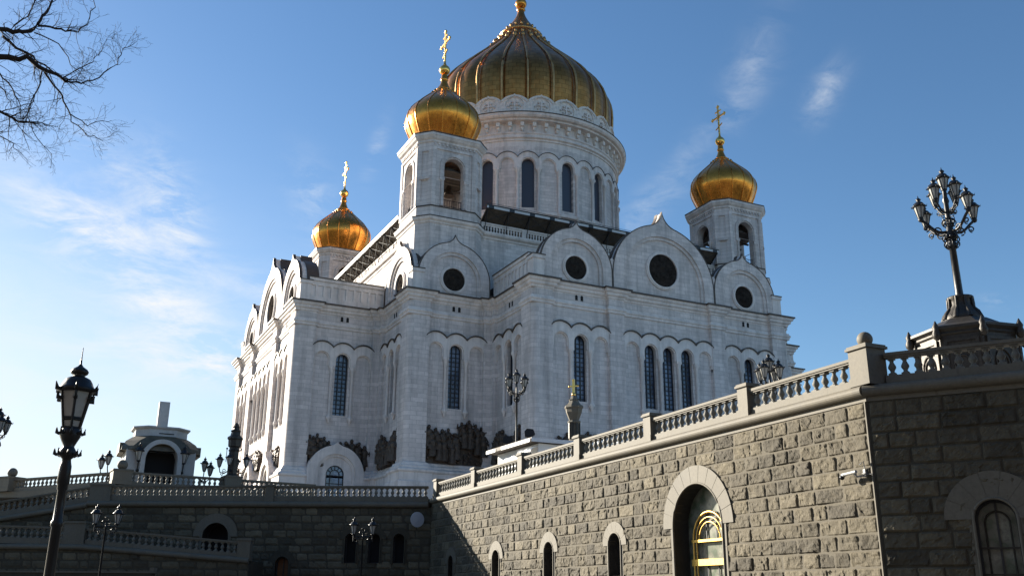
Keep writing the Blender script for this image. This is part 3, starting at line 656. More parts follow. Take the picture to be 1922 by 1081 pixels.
m_.plate(b2, tp_+[(x*.9, z-.3) for x, z in tp_[::-1]], [], -.05, .1)
lu = build('drum_lunette', m_, 'carved', dr)
m_ = MB(); m_.box(b2, -.09, .09, 68.5, 70.0, -.2, -.02); m_.box(b2, -.55, .55, 69.25, 69.42, -.2, -.025)
for du, dz in ((-.6, .1), (.6, .1), (-.5, -.45), (.5, -.45), (-.42, .55), (.42, .55), (-.9, -.1), (.9, -.1), (0, -.75)): m_.ball(b2(du, 69.2+dz, -.1), .17, 6)
lc = build('lunette_carving', m_, 'trim', lu)
for i in range(1, 24):
    c = inst('drum_lunette', lu.data, (0, 0, 0), dr, 2*pi*i/24); inst('lunette_carving', lc.data, (0, 0, 0), c)
zn = [(14.5, 67.6), (14.75, 69), (14.95, 71), (15.1, 73), (15.12, 75), (14.75, 76.7), (14.02, 78.2), (12.9, 79.8), (11.5, 81.3), (9.9, 82.9), (8.3, 84.4), (6.9, 85.8), (5.6, 87.2), (4.5, 88.6), (3.6, 90), (2.7, 91.4), (1.75, 92.8), (1.0, 94), (.62, 95), (.5, 95.9)]
prof = []
for i in range(len(zn)-1):
    for j in range(3): t_ = j/3; prof.append((zn[i][0]*(1-t_)+zn[i+1][0]*t_, zn[i][1]*(1-t_)+zn[i+1][1]*t_))
prof.append(zn[-1])
for _ in range(3): prof = [prof[0]]+[((prof[i-1][0]+prof[i][0]+prof[i+1][0])/3, prof[i][1]) for i in range(1, len(prof)-1)]+[prof[-1]]
m_ = MB(); NG = 24; gores(m_, prof, NG, pi/NG-pi/2, 0, .03); md = build('main_dome', m_, 'gold_tile', ch)
m_ = MB()
for i in range(NG):
    a = 2*pi*(i+.5)/NG-pi/2; m_.tube([(r*1.0*cos(a), r*1.0*sin(a), z) for r, z in prof[::2] if r > 3.8], .19, 6)
    for q, (r, z, s_) in enumerate(((5.05, 87.9, .34), (4.25, 89.1, .28))): m_.ball(((r+.1)*cos(a), (r+.1)*sin(a), z), s_, 7, (1, 1, 1.4))
m_.lathe((0, 0, 0), [(3.5, 90.2), (3.75, 90.4), (3.4, 90.7)], 32, cap=False)
for i in range(16): a = 2*pi*i/16; m_.ball((2.55*cos(a), 2.55*sin(a), 91.7), .24, 6, (1, 1, 1.5))
build('dome_rib', m_, 'rib', md)
m_ = MB(); m_.ball((0, 0, 97.1), 1.0, 20); m_.lathe((0, 0, 0), [(.55, 95.6), (.8, 95.85), (.5, 96.1)], 14); build('gilded_orb', m_, 'gold', md)
m_ = cross(98, 8.5, 4.5); build('gilded_cross', m_, 'gold_bright', md)

# ------------------------------------------------------------------ rock-faced granite walls
def rock_wall(fr, u0, u1, ztop, zbot, holes, cell, seed, ch_=.54, depth=.10, trim=None):
    """courses of rough-faced blocks; holes: (uc, half, z0, zs) round-headed openings; trim(u) = height of the sloping top"""
    rnd = random.Random(seed); m_ = MB(); z = ztop; ci = 0
    def inside(u, z):
        for uc, h, z0, zs in holes:
            if abs(u-uc) < h and z0 < z < zs: return True
            if z >= zs and (u-uc)**2+(z-zs)**2 < h*h: return True
        return False
    while z > zbot:
        z1 = z; z0 = z-ch_; z -= ch_; ci += 1
        u = u0-(rnd.random()*.6 if ci % 2 else 0)
        while u < u1:
            w = rnd.uniform(.62, 1.45); a, b = max(u, u0), min(u+w, u1); u += w
            if b-a < .12: continue
            if u1-b < .3: b = u1; u = u1
            if any(abs((a+b)/2-q[0])+(b-a)/2 < q[1] and z1 < q[3] for q in holes): continue
            tone = min(1, max(.02, rnd.gauss(.4, .26))); sd_ = rnd.random()*100; tx, tz = rnd.uniform(-.03, .03), rnd.uniform(-.02, .02); bh = depth*rnd.uniform(.75, 1.1)
            nx = max(3, int((b-a)/cell)); nz = max(3, int(ch_/cell)); g_ = []
            for j in range(nz+1):
                row = []
                for i in range(nx+1):
                    fx, fz = i/nx, j/nz; uu = a+.008+(b-a-.016)*fx; zz = z0+.011+(ch_-.022)*fz
                    ku = min(1, min(fx, 1-fx)*(b-a)/.085); kz = min(1, min(fz, 1-fz)*ch_/.06)
                    p = Vector((uu*1.7+sd_, zz*2.2, sd_*.3)); n1 = noise.noise(p); n2 = noise.noise(p*3.1)
                    dd, vp = noise.voronoi(p*1.9); fc = noise.noise(vp[0]*5.3); tl = (p*1.9-vp[0]); dd2, vp2 = noise.voronoi(p*4.3)
                    d = bh*(.66+.30*n1+.18*n2+.40*fc+.55*(tl.x*noise.noise(vp[0]*3.7)+tl.y*noise.noise(vp[0]*9.1))+.24*noise.noise(vp2[0]*6.1))+tx*(fx-.5)*2+tz*(fz-.5)*2
                    d = max(d, bh*.08)*(ku**.5)*(kz**.6)
                    jx = .035*noise.noise(Vector((uu*5, zz*5, 3))) if 0 < i < nx else 0
                    row.append((uu+jx, zz, max(-.01, d)))
                g_.append(row)
            vs = [fr(*q) for r in g_ for q in r]; fs = []
            for j in range(nz):
                for i in range(nx):
                    cu = (g_[j][i][0]+g_[j+1][i+1][0])/2; cz = (g_[j][i][1]+g_[j+1][i+1][1])/2
                    if inside(cu, cz) or (trim and cz > trim(cu)): continue
                    q0 = j*(nx+1)+i; fs.append((q0, q0+1, q0+nx+2, q0+nx+1))
            if fs: m_.add(vs, fs, tone)
    return m_
def surround(fr, uc, ri, ro, zs, z0, d=.10, jamb=None, n=13, parent=None, m='dressed'):
    """voussoir ring with joints, and moulded jambs below"""
    m_ = MB(); st = 180/n
    for i in range(n):
        a0, a1 = 180-st*i-.25, 180-st*(i+1)+.25
        L = arc(uc, zs, ro, a0, a1, 4)+arc(uc, zs, ri, a1, a0, 4)
        m_.plate(fr, L, [], -.3, d)
    m_.plate(fr, arc(uc, zs, ro-.02, 180, 0, 24)+arc(uc, zs, ri+.02, 0, 180, 24), [], -.3, d-.025, sides=False)
    o = build('voussoir_ring', m_, m, parent)
    j_ = MB(); w = .16 if jamb is None else jamb
    for s_ in (-1, 1):
        a, b = sorted((uc+s_*ri, uc+s_*(ri+w))); j_.box(fr, a, b, z0, zs, -.3, d-.03)
        a, b = sorted((uc+s_*(ri+w), uc+s_*(ri+w+.12))); j_.box(fr, a, b, z0, zs, -.3, d-.09)
    ro2 = arc(uc, zs, ri+.005, 180, 0, 24); j_.tube([fr(p[0], p[1], d-.02) for p in [(uc-ri, z0)]+ro2+[(uc+ri, z0)]], .05, 6)
    build('jamb', j_, m, parent); return o
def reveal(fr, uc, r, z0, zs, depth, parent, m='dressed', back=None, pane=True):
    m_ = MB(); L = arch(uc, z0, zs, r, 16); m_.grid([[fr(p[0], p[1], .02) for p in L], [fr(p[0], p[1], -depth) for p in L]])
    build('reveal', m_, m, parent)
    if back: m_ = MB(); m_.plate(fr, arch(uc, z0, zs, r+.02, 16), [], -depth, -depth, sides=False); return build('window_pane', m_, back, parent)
def arch_window(fr, uc, r, z0, zs, ro, parent, depth=.55, back='glass', n=7, m='dressed', bars=True):
    w = MB(); w.plate(fr, arch(uc, z0, zs, r, 14), [arch(uc, z0+.08, zs, r-.08, 14)], -depth+.02, -depth+.1)
    if bars: w.box(fr, uc-.03, uc+.03, z0, zs+r-.05, -depth+.02, -depth+.08)
    o = build('window', w, 'grille', parent)
    reveal(fr, uc, r, z0, zs, depth, o, 'shaded_reveal', back)
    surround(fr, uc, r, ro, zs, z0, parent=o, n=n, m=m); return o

# sunlit wall
wl = thing('retaining_wall', (WC.x, WC.y, -1.6), 'long sunlit rough granite retaining wall with arched door and narrow windows', 'wall')
wins = [(17.05, .60, 1.05, 2.47), (24.2, .58, 1.0, 2.42), (31.5, .56, .9, 2.3), (39.3, .52, .9, 2.3)]
DO = (10.15, 1.78, 2.95)                          # big door: centre, half width, springing
holes = [(DO[0], DO[1]+.25, -9, DO[2])]+[(c, h+.12, -9 if 0 else z0, zs) for c, h, z0, zs in wins]
hring = [(DO[0], DO[1]+.14, -9, DO[2])]+[(c, h+.1, z0, zs) for c, h, z0, zs in wins]
build('masonry', rock_wall(FW, .07, 43.7, 6.44, -1.2, hring, .058, 11, depth=.09), 'granite', wl)
m_ = MB(); m_.plate(FW, [(.02, -1.6), (43.7, -1.6), (43.7, 6.6), (.02, 6.6)], [arch(DO[0], -1.55, DO[2], DO[1]+.05, 16)]+[arch(c, z0, zs, h+.02, 12) for c, h, z0, zs in wins], -.3, .012, hole_sides=False, sides=False)
build('joint_bed', m_, 'granite_back', wl)
m_ = MB(); m_.box(FW, -.01, .04, -1.6, 6.44, -.2, .07); build('corner_strip', m_, 'dressed', wl)
m_ = MB(); m_.box(FW, -.06, 43.66, 6.45, 6.61, -.3, .05); build('coping_ledge', m_, 'dressed', wl)
for c, h, z0, zs in wins: arch_window(FW, c, h, z0, zs, h+.52, wl, n=7)
# the door
dn = build('door', (lambda m: (m.plate(FW, arch(DO[0], -1.6, DO[2], DO[1]+.01, 16), [], -.78, -.72, sides=False), m)[1])(MB()), 'doorglass', wl)
reveal(FW, DO[0], DO[1], -1.6, DO[2], .78, dn, 'shaded_reveal')
surround(FW, DO[0], DO[1], DO[1]+.75, DO[2], -1.6, parent=dn, n=11, jamb=.22)
m_ = MB(); c, zd = DO[0], DO[2]-.55; rr = 1.18
def goldbar(a, b, w=.05): m_.tube([FW(a[0], a[1], -.55), FW(b[0], b[1], -.55)], w, 6)
for r in (rr, rr-.22, rr-.42):
    L = [(c-r, -1.6)]+arc(c, zd, r, 180, 0, 24)+[(c+r, -1.6)]
    if r < rr-.3: L = arc(c, zd, r, 180, 0, 20)
    m_.tube([FW(p[0], p[1], -.55) for p in L], .055 if r == rr else .035, 6)
m_.box(FW, c-rr-.08, c+rr+.08, zd-.06, zd+.05, -.64, -.49); m_.box(FW, c-rr-.1, c+rr+.1, zd-1.02, zd-.76, -.65, -.47)
for z in (zd-1.7, zd-2.45, zd-3.2):
    for s_ in (-1, 1): goldbar((c+s_*rr, z), (c+s_*(rr-.45), z), .028)
build('gilded_door_frame', m_, 'gold_pale', dn)
m_ = MB()
for x in (-.95, -.35, .35, .95): m_.box(FW, c+x-.02, c+x+.02, zd, zd+1.35-abs(x)*.5, -.69, -.65)
for x in (-.38, .38): m_.box(FW, c+x-.02, c+x+.02, -1.6, zd-1.0, -.69, -.65)
build('door_bar', m_, 'grille', dn)
# shaded wall on the right
wr = thing('retaining_wall', (WC.x, WC.y, -1.6), 'dark shaded rough granite wall round the corner with one tall arched window', 'wall')
rw = (3.45, .62, -1.6, 2.45)
build('masonry', rock_wall(FR_, .07, 15, 6.44, -1.2, [(rw[0], rw[1]+.1, -9, rw[3])], .06, 23, depth=.11), 'granite', wr)
m_ = MB(); m_.plate(FR_, [(.02, -1.6), (15, -1.6), (15, 6.6), (.02, 6.6)], [arch(rw[0], -1.55, rw[3], rw[1]+.02, 14)], -.3, .012, hole_sides=False, sides=False); build('joint_bed', m_, 'granite', wr)
m_ = MB(); m_.box(FR_, 0.02, 15, 6.45, 6.61, -.3, .05); build('coping_ledge', m_, 'dressed', wr)
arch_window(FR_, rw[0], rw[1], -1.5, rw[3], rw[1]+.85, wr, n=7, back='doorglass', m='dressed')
m_ = MB(); c = rw[0]
for r in (.36,): m_.tube([FR_(p[0], p[1], -.45) for p in [(c-r, -1.5)]+arc(c, rw[3]-.1, r, 180, 0, 14)+[(c+r, -1.5)]], .03, 5)
for z in (1.6, .8, 0): m_.box(FR_, c-.6, c+.6, z-.025, z+.025, -.5, -.42)
build('window_bars', m_, 'iron_b', wr)
# shaded wall on the left
wf = thing('retaining_wall', (EC.x, EC.y, -1.6), 'dark shaded granite wall below the left stairs with arched openings', 'wall')
lw = [(2.36, .43, 2.35, 4.05), (4.17, .45, 2.35, 4.05), (5.9, .44, 2.35, 4.05)]
big = (15.95, 1.0, 2.5, 4.2); orr = (10.85, .52, .6, 2.3)
hs = [(c, h+.08, z0, zs) for c, h, z0, zs in lw+[big, orr]]
def ltop(u): return 6.3 if u < 25.6 else max(-1, 6.3-(u-25.6)*.165)
build('masonry', rock_wall(FL, .02, 46, 6.3, -1.4, hs, .13, 37, depth=.09, trim=ltop), 'granite', wf)
m_ = MB(); m_.plate(FL, [(0, -1.6), (46, -1.6), (46, ltop(46)), (25.6, 6.32), (0, 6.32)], [arch(c, z0, zs, h+.02, 12) for c, h, z0, zs in lw+[big, orr]], -.3, .012, hole_sides=False, sides=False); build('joint_bed', m_, 'granite', wf)
for c, h, z0, zs in lw: arch_window(FL, c, h, z0, zs, h+.42, wf, back='dark', m='granite', bars=False)
arch_window(FL, *[big[0], big[1], big[2], big[3]], 1.65, wf, depth=1.2, back='dark', n=9, m='dressed', bars=False)
arch_window(FL, orr[0], orr[1], orr[2], orr[3], 1.0, wf, back='orange', m='granite')

# ------------------------------------------------------------------ balustrades
BH = .62
m_ = MB(); m_.lathe((0, 0, 0), [(.105, .06), (.115, .09), (.085, .12), (.065, .14), (.09, .2), (.135, .27), (.13, .33), (.09, .41), (.062, .48), (.07, .50), (.085, .515), (.07, .53), (.065, .55), (.1, .57)], 12, cap=False)
q = Fr((0, 0), (1, 0), (0, 1)); m_.box(q, -.13, .13, 0, .07, -.13, .13); m_.box(q, -.12, .12, .56, BH, -.12, .12)
_o = build('baluster', m_, 'baluster'); BAL = _o.data; bpy.data.objects.remove(_o)
def pier(fr, u, w, z0, z1, dc, parent, ball=0., m='dressed', dw=None):
    dw = dw or w*.5; m_ = MB()
    m_.box(fr, u-w/2, u+w/2, z0, z1-.13, dc-dw, dc+dw); m_.box(fr, u-w/2-.04, u+w/2+.04, z0, z0+.3, dc-dw-.04, dc+dw+.04)
    m_.box(fr, u-w/2-.07, u+w/2+.07, z1-.15, z1-.06, dc-dw-.07, dc+dw+.07); m_.box(fr, u-w/2-.03, u+w/2+.03, z1-.07, z1+.0, dc-dw-.03, dc+dw+.03)
    o = build('pier', m_, m, parent)
    if ball:
        b_ = MB(); P = fr(u, z1, dc); b_.ball((P.x, P.y, P.z+ball*.95), ball, 22); b_.lathe((P.x, P.y, P.z-.02), [(ball*.7, 0), (ball*.6, .06), (ball*.5, .1)], 16); build('ball_finial', b_, m, o)
    return o
def run(fr, u0, u1, zf0, zf1, dc, parent, m='dressed', step=.43, base=.30, roll=True):
    """one bay of rail, balusters and base course; the floor rises from zf0 at u0 to zf1 at u1"""
    def zf(u): return zf0+(zf1-zf0)*(u-u0)/(u1-u0)
    def slab(za, zb, w, name, mm):
        s_ = MB(); s_.grid([[fr(u, zf(u)+za, dc-w) for u in (u0, u1)], [fr(u, zf(u)+za, dc+w) for u in (u0, u1)], [fr(u, zf(u)+zb, dc+w) for u in (u0, u1)], [fr(u, zf(u)+zb, dc-w) for u in (u0, u1)]], close_v=True)
        for u in (u0, u1): s_.add([fr(u, zf(u)+za, dc-w), fr(u, zf(u)+za, dc+w), fr(u, zf(u)+zb, dc+w), fr(u, zf(u)+zb, dc-w)], [(0, 1, 2, 3)])
        return s_
    s_ = slab(0, base, .19, 'base_course', m); build('base_course', s_, m, parent)
    s_ = slab(base+BH, base+BH+.07, .17, 'r', m); t_ = slab(base+BH+.065, base+BH+.17, .21, 'r', m)
    s_.add(t_.v, t_.f); build('handrail', s_, m, parent)
    n = int((u1-u0)/step); ro = root_of(parent).location
    for i in range(n):
        u = u0+(u1-u0)*(i+.5)/n; inst('baluster', BAL, fr(u, zf(u)+base, dc)-ro, parent, atan2(fr.u.y, fr.u.x))
    return n
def roll(fr, u0, u1, z, d, r, parent, m='dressed', z2=None):
    m_ = MB(); z2 = z if z2 is None else z2; rows = []
    for u, zz in ((u0, z), (u1, z2)): rows.append([fr(u, zz+r*cos(a), d+r*1.1*sin(a)) for a in [pi*i/10 for i in range(11)]]+[fr(u, zz-r, d-.5), fr(u, zz+r, d-.5)])
    m_.grid(rows, close_u=True, smooth=False)
    for r_ in rows: m_.add(r_, [tuple(range(len(r_)))])
    build('roll_moulding', m_, m, parent)
bs = thing('balustrade', (WC.x, WC.y, ZT), 'sunlit stone balustrade on top of the long rough granite wall', 'balustrade', 'stone balustrades of the terrace')
roll(FW, -.05, 43.6, 6.80, .08, .2, bs)
ps = [6.6, 13.85, 20.9, 28.2, 35.7, 43.1]
pier(FW, .02, .86, ZT, 8.42, -.28, bs, .27)
for p in ps: pier(FW, p, .62, ZT, 8.36, -.28, bs)
pe = [.45]+[x for p in ps for x in (p-.31, p+.31)]
for i in range(0, 12, 2): run(FW, pe[i], pe[i+1], ZT, ZT, -.28, bs, step=.47)
brt = thing('balustrade', (WC.x, WC.y, ZT), 'grey shaded stone balustrade on the right in front of the big lamp pedestal', 'balustrade', 'stone balustrades of the terrace')
roll(FR_, -.05, 15, 6.80, .08, .2, brt, 'dressed'); run(FR_, .72, 6.6, ZT, ZT, -.28, brt, 'dressed', step=.415); pier(FR_, 7.0, .7, ZT, 8.36, -.28, brt, m='dressed'); run(FR_, 7.4, 14, ZT, ZT, -.28, brt, 'dressed', step=.415)
ZL = 6.72
bl = thing('balustrade', (EC.x, EC.y, ZL), 'dark balustrade at the head of the left stairs, level with the sunlit one', 'balustrade', 'stone balustrades of the left stairs')
roll(FL, .3, 25.8, ZL-.2, .06, .22, bl, 'dressed')
pier(FL, 12.2, .6, ZL, 8.0, -.25, bl, m='dressed'); run(FL, .35, 11.9, ZL, ZL, -.25, bl, 'dressed', step=.4, base=.4)
run(FL, 12.5, 24.2, ZL, ZL, -.25, bl, 'dressed', step=.42, base=.4); pier(FL, 25.0, 1.6, ZL, 8.02, -.25, bl, m='dressed', dw=.3)
bq = thing('balustrade', tuple(FL(26, ZL)), 'dark balustrade sloping down along the upper stair flight at the far left', 'balustrade', 'stone balustrades of the left stairs')
run(FL, 25.8, 46, ZL-.1, ZL-.1-20.2*.165, -.25, bq, 'dressed', step=.42, base=.4); roll(FL, 25.8, 46, ZL-.3, .06, .22, bq, 'dressed', ZL-.3-20.2*.165)
# lower flight: its own wall and balustrade, four metres in front
FS = Fr(EC+LN*4, LU, LN)
ws = thing('stair_wall', tuple(FS(12, -1.6)), 'dark granite wall carrying the lower stair flight at bottom left', 'wall')
def stop_(u): return 2.35+(u-12.1)*.075 if u < 23.9 else 3.23
m_ = rock_wall(FS, 12.1, 40, 3.4, -1.4, [], .14, 51, depth=.09, trim=lambda u: stop_(u)); build('masonry', m_, 'granite', ws)
m_ = MB(); m_.plate(FS, [(12.1, -1.6), (40, -1.6), (40, 3.25), (23.9, 3.25), (12.1, 2.37)], [], -3.6, .012, back=True); build('joint_bed', m_, 'granite', ws)
bw = thing('balustrade', tuple(FS(12, 2.4)), 'lowest dark balustrade descending to the right from a landing at bottom left', 'balustrade', 'stone balustrades of the left stairs')
pier(FS, 12.55, .9, 2.35, 3.86, -.25, bw, m='dressed', dw=.3); run(FS, 13.0, 23.8, 2.45, 3.3, -.25, bw, 'dressed', step=.44, base=.42)
pier(FS, 24.6, 1.5, 3.2, 4.97, -.25, bw, m='dressed', dw=.3); run(FS, 25.3, 39, 3.35, 3.7, -.25, bw, 'dressed', step=.44, base=.42)
roll(FS, 12.1, 23.9, 2.35, .06, .2, bw, 'dressed', 3.2); roll(FS, 23.9, 40, 3.2, .06, .2, bw, 'dressed', 3.25)
# a low kerb wall nearer still, its pale coping just inside the frame
FK = Fr(EC+LN*14, LU, LN)
kw = thing('low_wall', tuple(FK(14, -1.6)), 'low wall with a thin pale coping at the bottom left edge', 'wall')
m_ = MB(); m_.box(FK, 14.8, 40, -1.6, 1.28, -.5, .0); build('wall_body', m_, 'granite', kw); m_ = MB(); m_.box(FK, 14.7, 40, 1.28, 1.37, -.55, .06); m_.box(FK, 14.7, 14.95, 1.37, 1.6, -.5, .04); build('coping', m_, 'dressed', kw)
# upper terrace at the back left with its own balustrade
CBK = Vector((-56.86, -41.48)); DB1 = Vector((sin(rad(84.5)), cos(rad(84.5)))); DB2 = Vector((sin(rad(-37)), cos(rad(-37))))
FB1 = Fr(CBK, DB1, (DB1.y, -DB1.x)); FB2 = Fr(CBK, DB2, (-DB2.y, DB2.x)); ZB = 8.55
m_ = MB(); pl = [CBK, CBK+DB1*17, CBK+DB1*17+Vector((0, 80)), CBK+DB2*60+Vector((0, 40)), CBK+DB2*60]
m_.grid([[(p.x, p.y, ZT+.01) for p in pl], [(p.x, p.y, ZB) for p in pl]], close_u=True); m_.add([(p.x, p.y, ZB) for p in pl], [tuple(range(5))])
build('upper_terrace', m_, 'dressed', kind='structure')
bb = thing('balustrade', (CBK.x, CBK.y, ZB), 'dark balustrade with a ball-topped corner pier in front of the small domed gatehouse', 'balustrade', 'stone balustrades of the upper terrace')
pier(FB1, .0, 1.5, ZB, 9.78, -.5, bb, .42, m='dressed'); run(FB1, .75, 8.2, ZB, ZB, -.3, bb, 'dressed', step=.42); run(FB1, 9.7, 16.5, ZB, ZB, -.3, bb, 'dressed', step=.42)
pier(FB1, 8.95, 1.4, ZB, 9.86, -.4, bb, m='dressed')
b3 = thing('balustrade', tuple(FB2(5, ZB)), 'dark balustrade against the bright sky left of the gatehouse, ball on its far pier', 'balustrade', 'stone balustrades of the upper terrace')
run(FB2, .8, 13.2, ZB, ZB, -.3, b3, 'dressed', step=.5); pier(FB2, 14.1, 1.6, ZB, 9.85, -.4, b3, .42, m='dressed'); run(FB2, 15, 30, ZB, ZB, -.3, b3, 'dressed', step=.5)

# ------------------------------------------------------------------ lamps
def lantern(parent, P, s, tilt=0, sides=6):
    """tapered glass lantern with a crowned roof; P is the underside of its cup"""
    x, y, z = P; m_ = MB()
    m_.lathe(P, [(.05*s, 0), (.10*s, .03*s), (.13*s, .07*s), (.11*s, .1*s)], sides*2)
    h0, h1, r0, r1 = .10*s, .62*s, .12*s, .245*s
    for i in range(sides):
        a = 2*pi*i/sides; m_.tube([(x+r0*cos(a), y+r0*sin(a), z+h0), (x+r1*cos(a), y+r1*sin(a), z+h1)], .016*s, 4)
        m_.tube([(x+r1*cos(a), y+r1*sin(a), z+h1), (x+r1*1.32*cos(a), y+r1*1.32*sin(a), z+h1+.0*s), (x+r1*1.42*cos(a), y+r1*1.42*sin(a), z+h1+.09*s)], [.03*s, .028*s, .008*s], 4)
    m_.lathe(P, [(r1*1.02, h1-.02*s), (r1*1.2, h1), (r1*1.2, h1+.05*s), (r1*.98, h1+.08*s), (r1*.75, h1+.19*s), (r1*.38, h1+.25*s), (r1*.28, h1+.28*s), (r1*.48, h1+.33*s), (r1*.42, h1+.38*s), (r1*.12, h1+.44*s), (.008*s, h1+.56*s)], sides*2)
    o = build('lantern', m_, 'iron', parent, rel=False)
    g_ = MB(); g_.lathe(P, [(r0*.93, h0+.01*s), (r1*.95, h1-.01*s)], sides); build('lantern_glass', g_, 'lglass', o, rel=False); return o
def scroll(m_, P, dx, dy, s, r=.02):
    pts = []
    for i in range(15): t = i/14; a = -pi/2+t*pi*2.4; q = s*(1-.65*t); pts.append((P[0]+dx*q*cos(a), P[1]+dy*q*cos(a), P[2]+q*sin(a)+s))
    m_.tube(pts, r, 5)
def arm(parent, z0, R, rise, a, s, r=.045):
    m_ = MB(); dx, dy = cos(a), sin(a); pts = []
    for i in range(13):
        t = i/12; pts.append((dx*R*t, dy*R*t, z0-.22*sin(pi*min(1, t*1.25))*rise*1.2+rise*t**2.2))
    m_.tube(pts, r, 6); scroll(m_, (dx*R*.42, dy*R*.42, z0-.42*rise), dx, dy, .16*s, r*.55); scroll(m_, (dx*R*.85, dy*R*.85, z0-.1*rise), -dx, -dy, .12*s, r*.5)
    m_.ball(pts[-1], r*2.0, 7); scroll(m_, (dx*.18, dy*.18, z0-.55), dx, dy, .17*s, r*.5)
    build('lamp_arm', m_, 'iron', parent, rel=False); return Vector(pts[-1])
VR = Vector((cos(rad(50)), -sin(rad(50))))
# ornate lamp on the big pedestal, right
bx, by_ = -30.55, -100.5
pd = thing('lamp_pedestal', (bx, by_, ZT), 'large dark octagonal lamp pedestal with sloping lid behind the right balustrade', 'pedestal')
m_ = MB(); R8 = 2.05
m_.lathe((0, 0, 0), [(R8*1.04, 0), (R8*1.04, .35), (R8*.96, .45), (R8*.96, 2.75), (R8*1.0, 2.82), (R8*.99, 2.9), (R8*1.07, 3.0), (R8*1.07, 3.1), (R8*1.0, 3.15), (R8*.7, 3.36), (.95, 3.66), (.8, 3.7)], 8, smooth=False, rot=rad(10)); build('pedestal_body', m_, 'iron_b', pd, rel=False)
for i in range(8):
    a = rad(10)+2*pi*(i+.5)/8; ap = R8*.96*cos(pi/8); m_ = MB(); f2 = Fr((ap*cos(a), ap*sin(a)), (-sin(a), cos(a)), (cos(a), sin(a)))
    m_.plate(f2, [(-.62, .6), (.62, .6), (.62, 2.6), (-.62, 2.6)], [[(-.5, .72), (.5, .72), (.5, 2.48), (-.5, 2.48)]], 0, .08); m_.plate(f2, [(-.5, .72), (.5, .72), (.5, 2.48), (-.5, 2.48)], [], 0, .02)
    for r in (.34, .22): m_.tube([f2(r*cos(t), 1.6+r*1.5*sin(t), .04) for t in [2*pi*j/16 for j in range(17)]], .04, 5)
    build('panel', m_, 'iron_b', pd, rel=False)
    a = rad(10)+2*pi*i/8; m_ = MB(); m_.lathe((R8*1.05*cos(a), R8*1.05*sin(a), 2.55), [(.05, 0), (.15, .1), (.17, .25), (.11, .42), (.14, .52), (.07, .66), (.02, .78)], 8); build('corner_knob', m_, 'iron_b', pd, rel=False)
lp = thing('street_lamp', (bx, by_, ZT+3.62), 'tall ornate black lamp with many lanterns on two tiers against blue sky', 'street lamp')
m_ = MB(); m_.lathe((0, 0, 0), [(.74, 0), (.78, .12), (.72, .28), (.55, .5), (.46, .7), (.46, .95), (.52, 1.02), (.50, 1.08), (.2, 1.1)], 18)
for i in range(9):
    a = 2*pi*i/9; m_.tube([(.74*cos(a), .74*sin(a), .1), (.66*cos(a), .66*sin(a), .35), (.5*cos(a), .5*sin(a), .6), (.48*cos(a), .48*sin(a), 1.05)], [.12, .1, .05, .05], 6); scroll(m_, (.68*cos(a+.3), .68*sin(a+.3), .05), -sin(a), cos(a), .13, .035)
build('urn_base', m_, 'iron_b', lp, rel=False)
m_ = MB(); m_.lathe((0, 0, 0), [(.17, .9), (.15, 1.4), (.13, 3.2), (.2, 3.25), (.2, 3.35), (.13, 3.45), (.15, 3.65), (.21, 3.8), (.14, 4.05), (.11, 4.25), (.1, 5.2), (.14, 5.3), (.09, 5.5), (.08, 5.8)], 14); build('lamp_post', m_, 'iron', lp, rel=False)
def vang(deg): th = -rad(50)+rad(deg); return th          # 0 = to the right seen from the street
for d in (28, 140, 200, 312):
    e = arm(lp, 4.0, 1.12, .5, vang(d)+pi*0, 1.2, .06); lantern(lp, e, .92)
for d in (45, 135, 225, 315):
    e = arm(lp, 4.85, .56, .4, vang(d), .9, .045); lantern(lp, e, .9)
lantern(lp, (0, 0, 5.75), .95)
m_ = MB()
for i in range(8): a = 2*pi*i/8; scroll(m_, (.12*cos(a), .12*sin(a), 3.2), cos(a), sin(a), .2, .03); scroll(m_, (.1*cos(a), .1*sin(a), 4.15), cos(a), sin(a), .2, .025); m_.ball((.2*cos(a), .2*sin(a), 3.7), .09, 6)
build('scrollwork', m_, 'iron', lp, rel=False)
# nearest lamp, left
fl_ = thing('street_lamp', (-62.73, -110.46, -1.6), 'nearest black post lamp with one large hexagonal lantern, left', 'street lamp')
m_ = MB(); m_.lathe((0, 0, 0), [(.22, 0), (.22, .3), (.11, .4), (.072, 1.6), (.067, 2.5), (.083, 2.52), (.083, 2.57), (.064, 2.6), (.058, 3.0), (.07, 3.02), (.07, 3.08), (.085, 3.1), (.08, 3.34), (.065, 3.4), (.06, 3.44), (.105, 3.48), (.115, 3.55), (.085, 3.6), (.075, 3.62), (.11, 3.7), (.14, 3.76), (.14, 3.84), (.1, 3.9)], 12)
for z, r in ((3.5, .13), (3.8, .14)):
    for i in range(8): a = 2*pi*i/8; m_.tube([(r*cos(a), r*sin(a), z), (r*1.3*cos(a), r*1.3*sin(a), z+.01), (r*1.35*cos(a), r*1.35*sin(a), z+.08)], [.03, .025, .008], 4)
build('lamp_post', m_, 'iron', fl_, rel=False)
m_ = MB(); sd6 = 6; ro_ = rad(26)
def rg(r, z): return [(r*cos(2*pi*i/sd6+ro_), r*sin(2*pi*i/sd6+ro_), z) for i in range(sd6)]
A0, A1 = rg(.145, 3.88), rg(.265, 4.50)
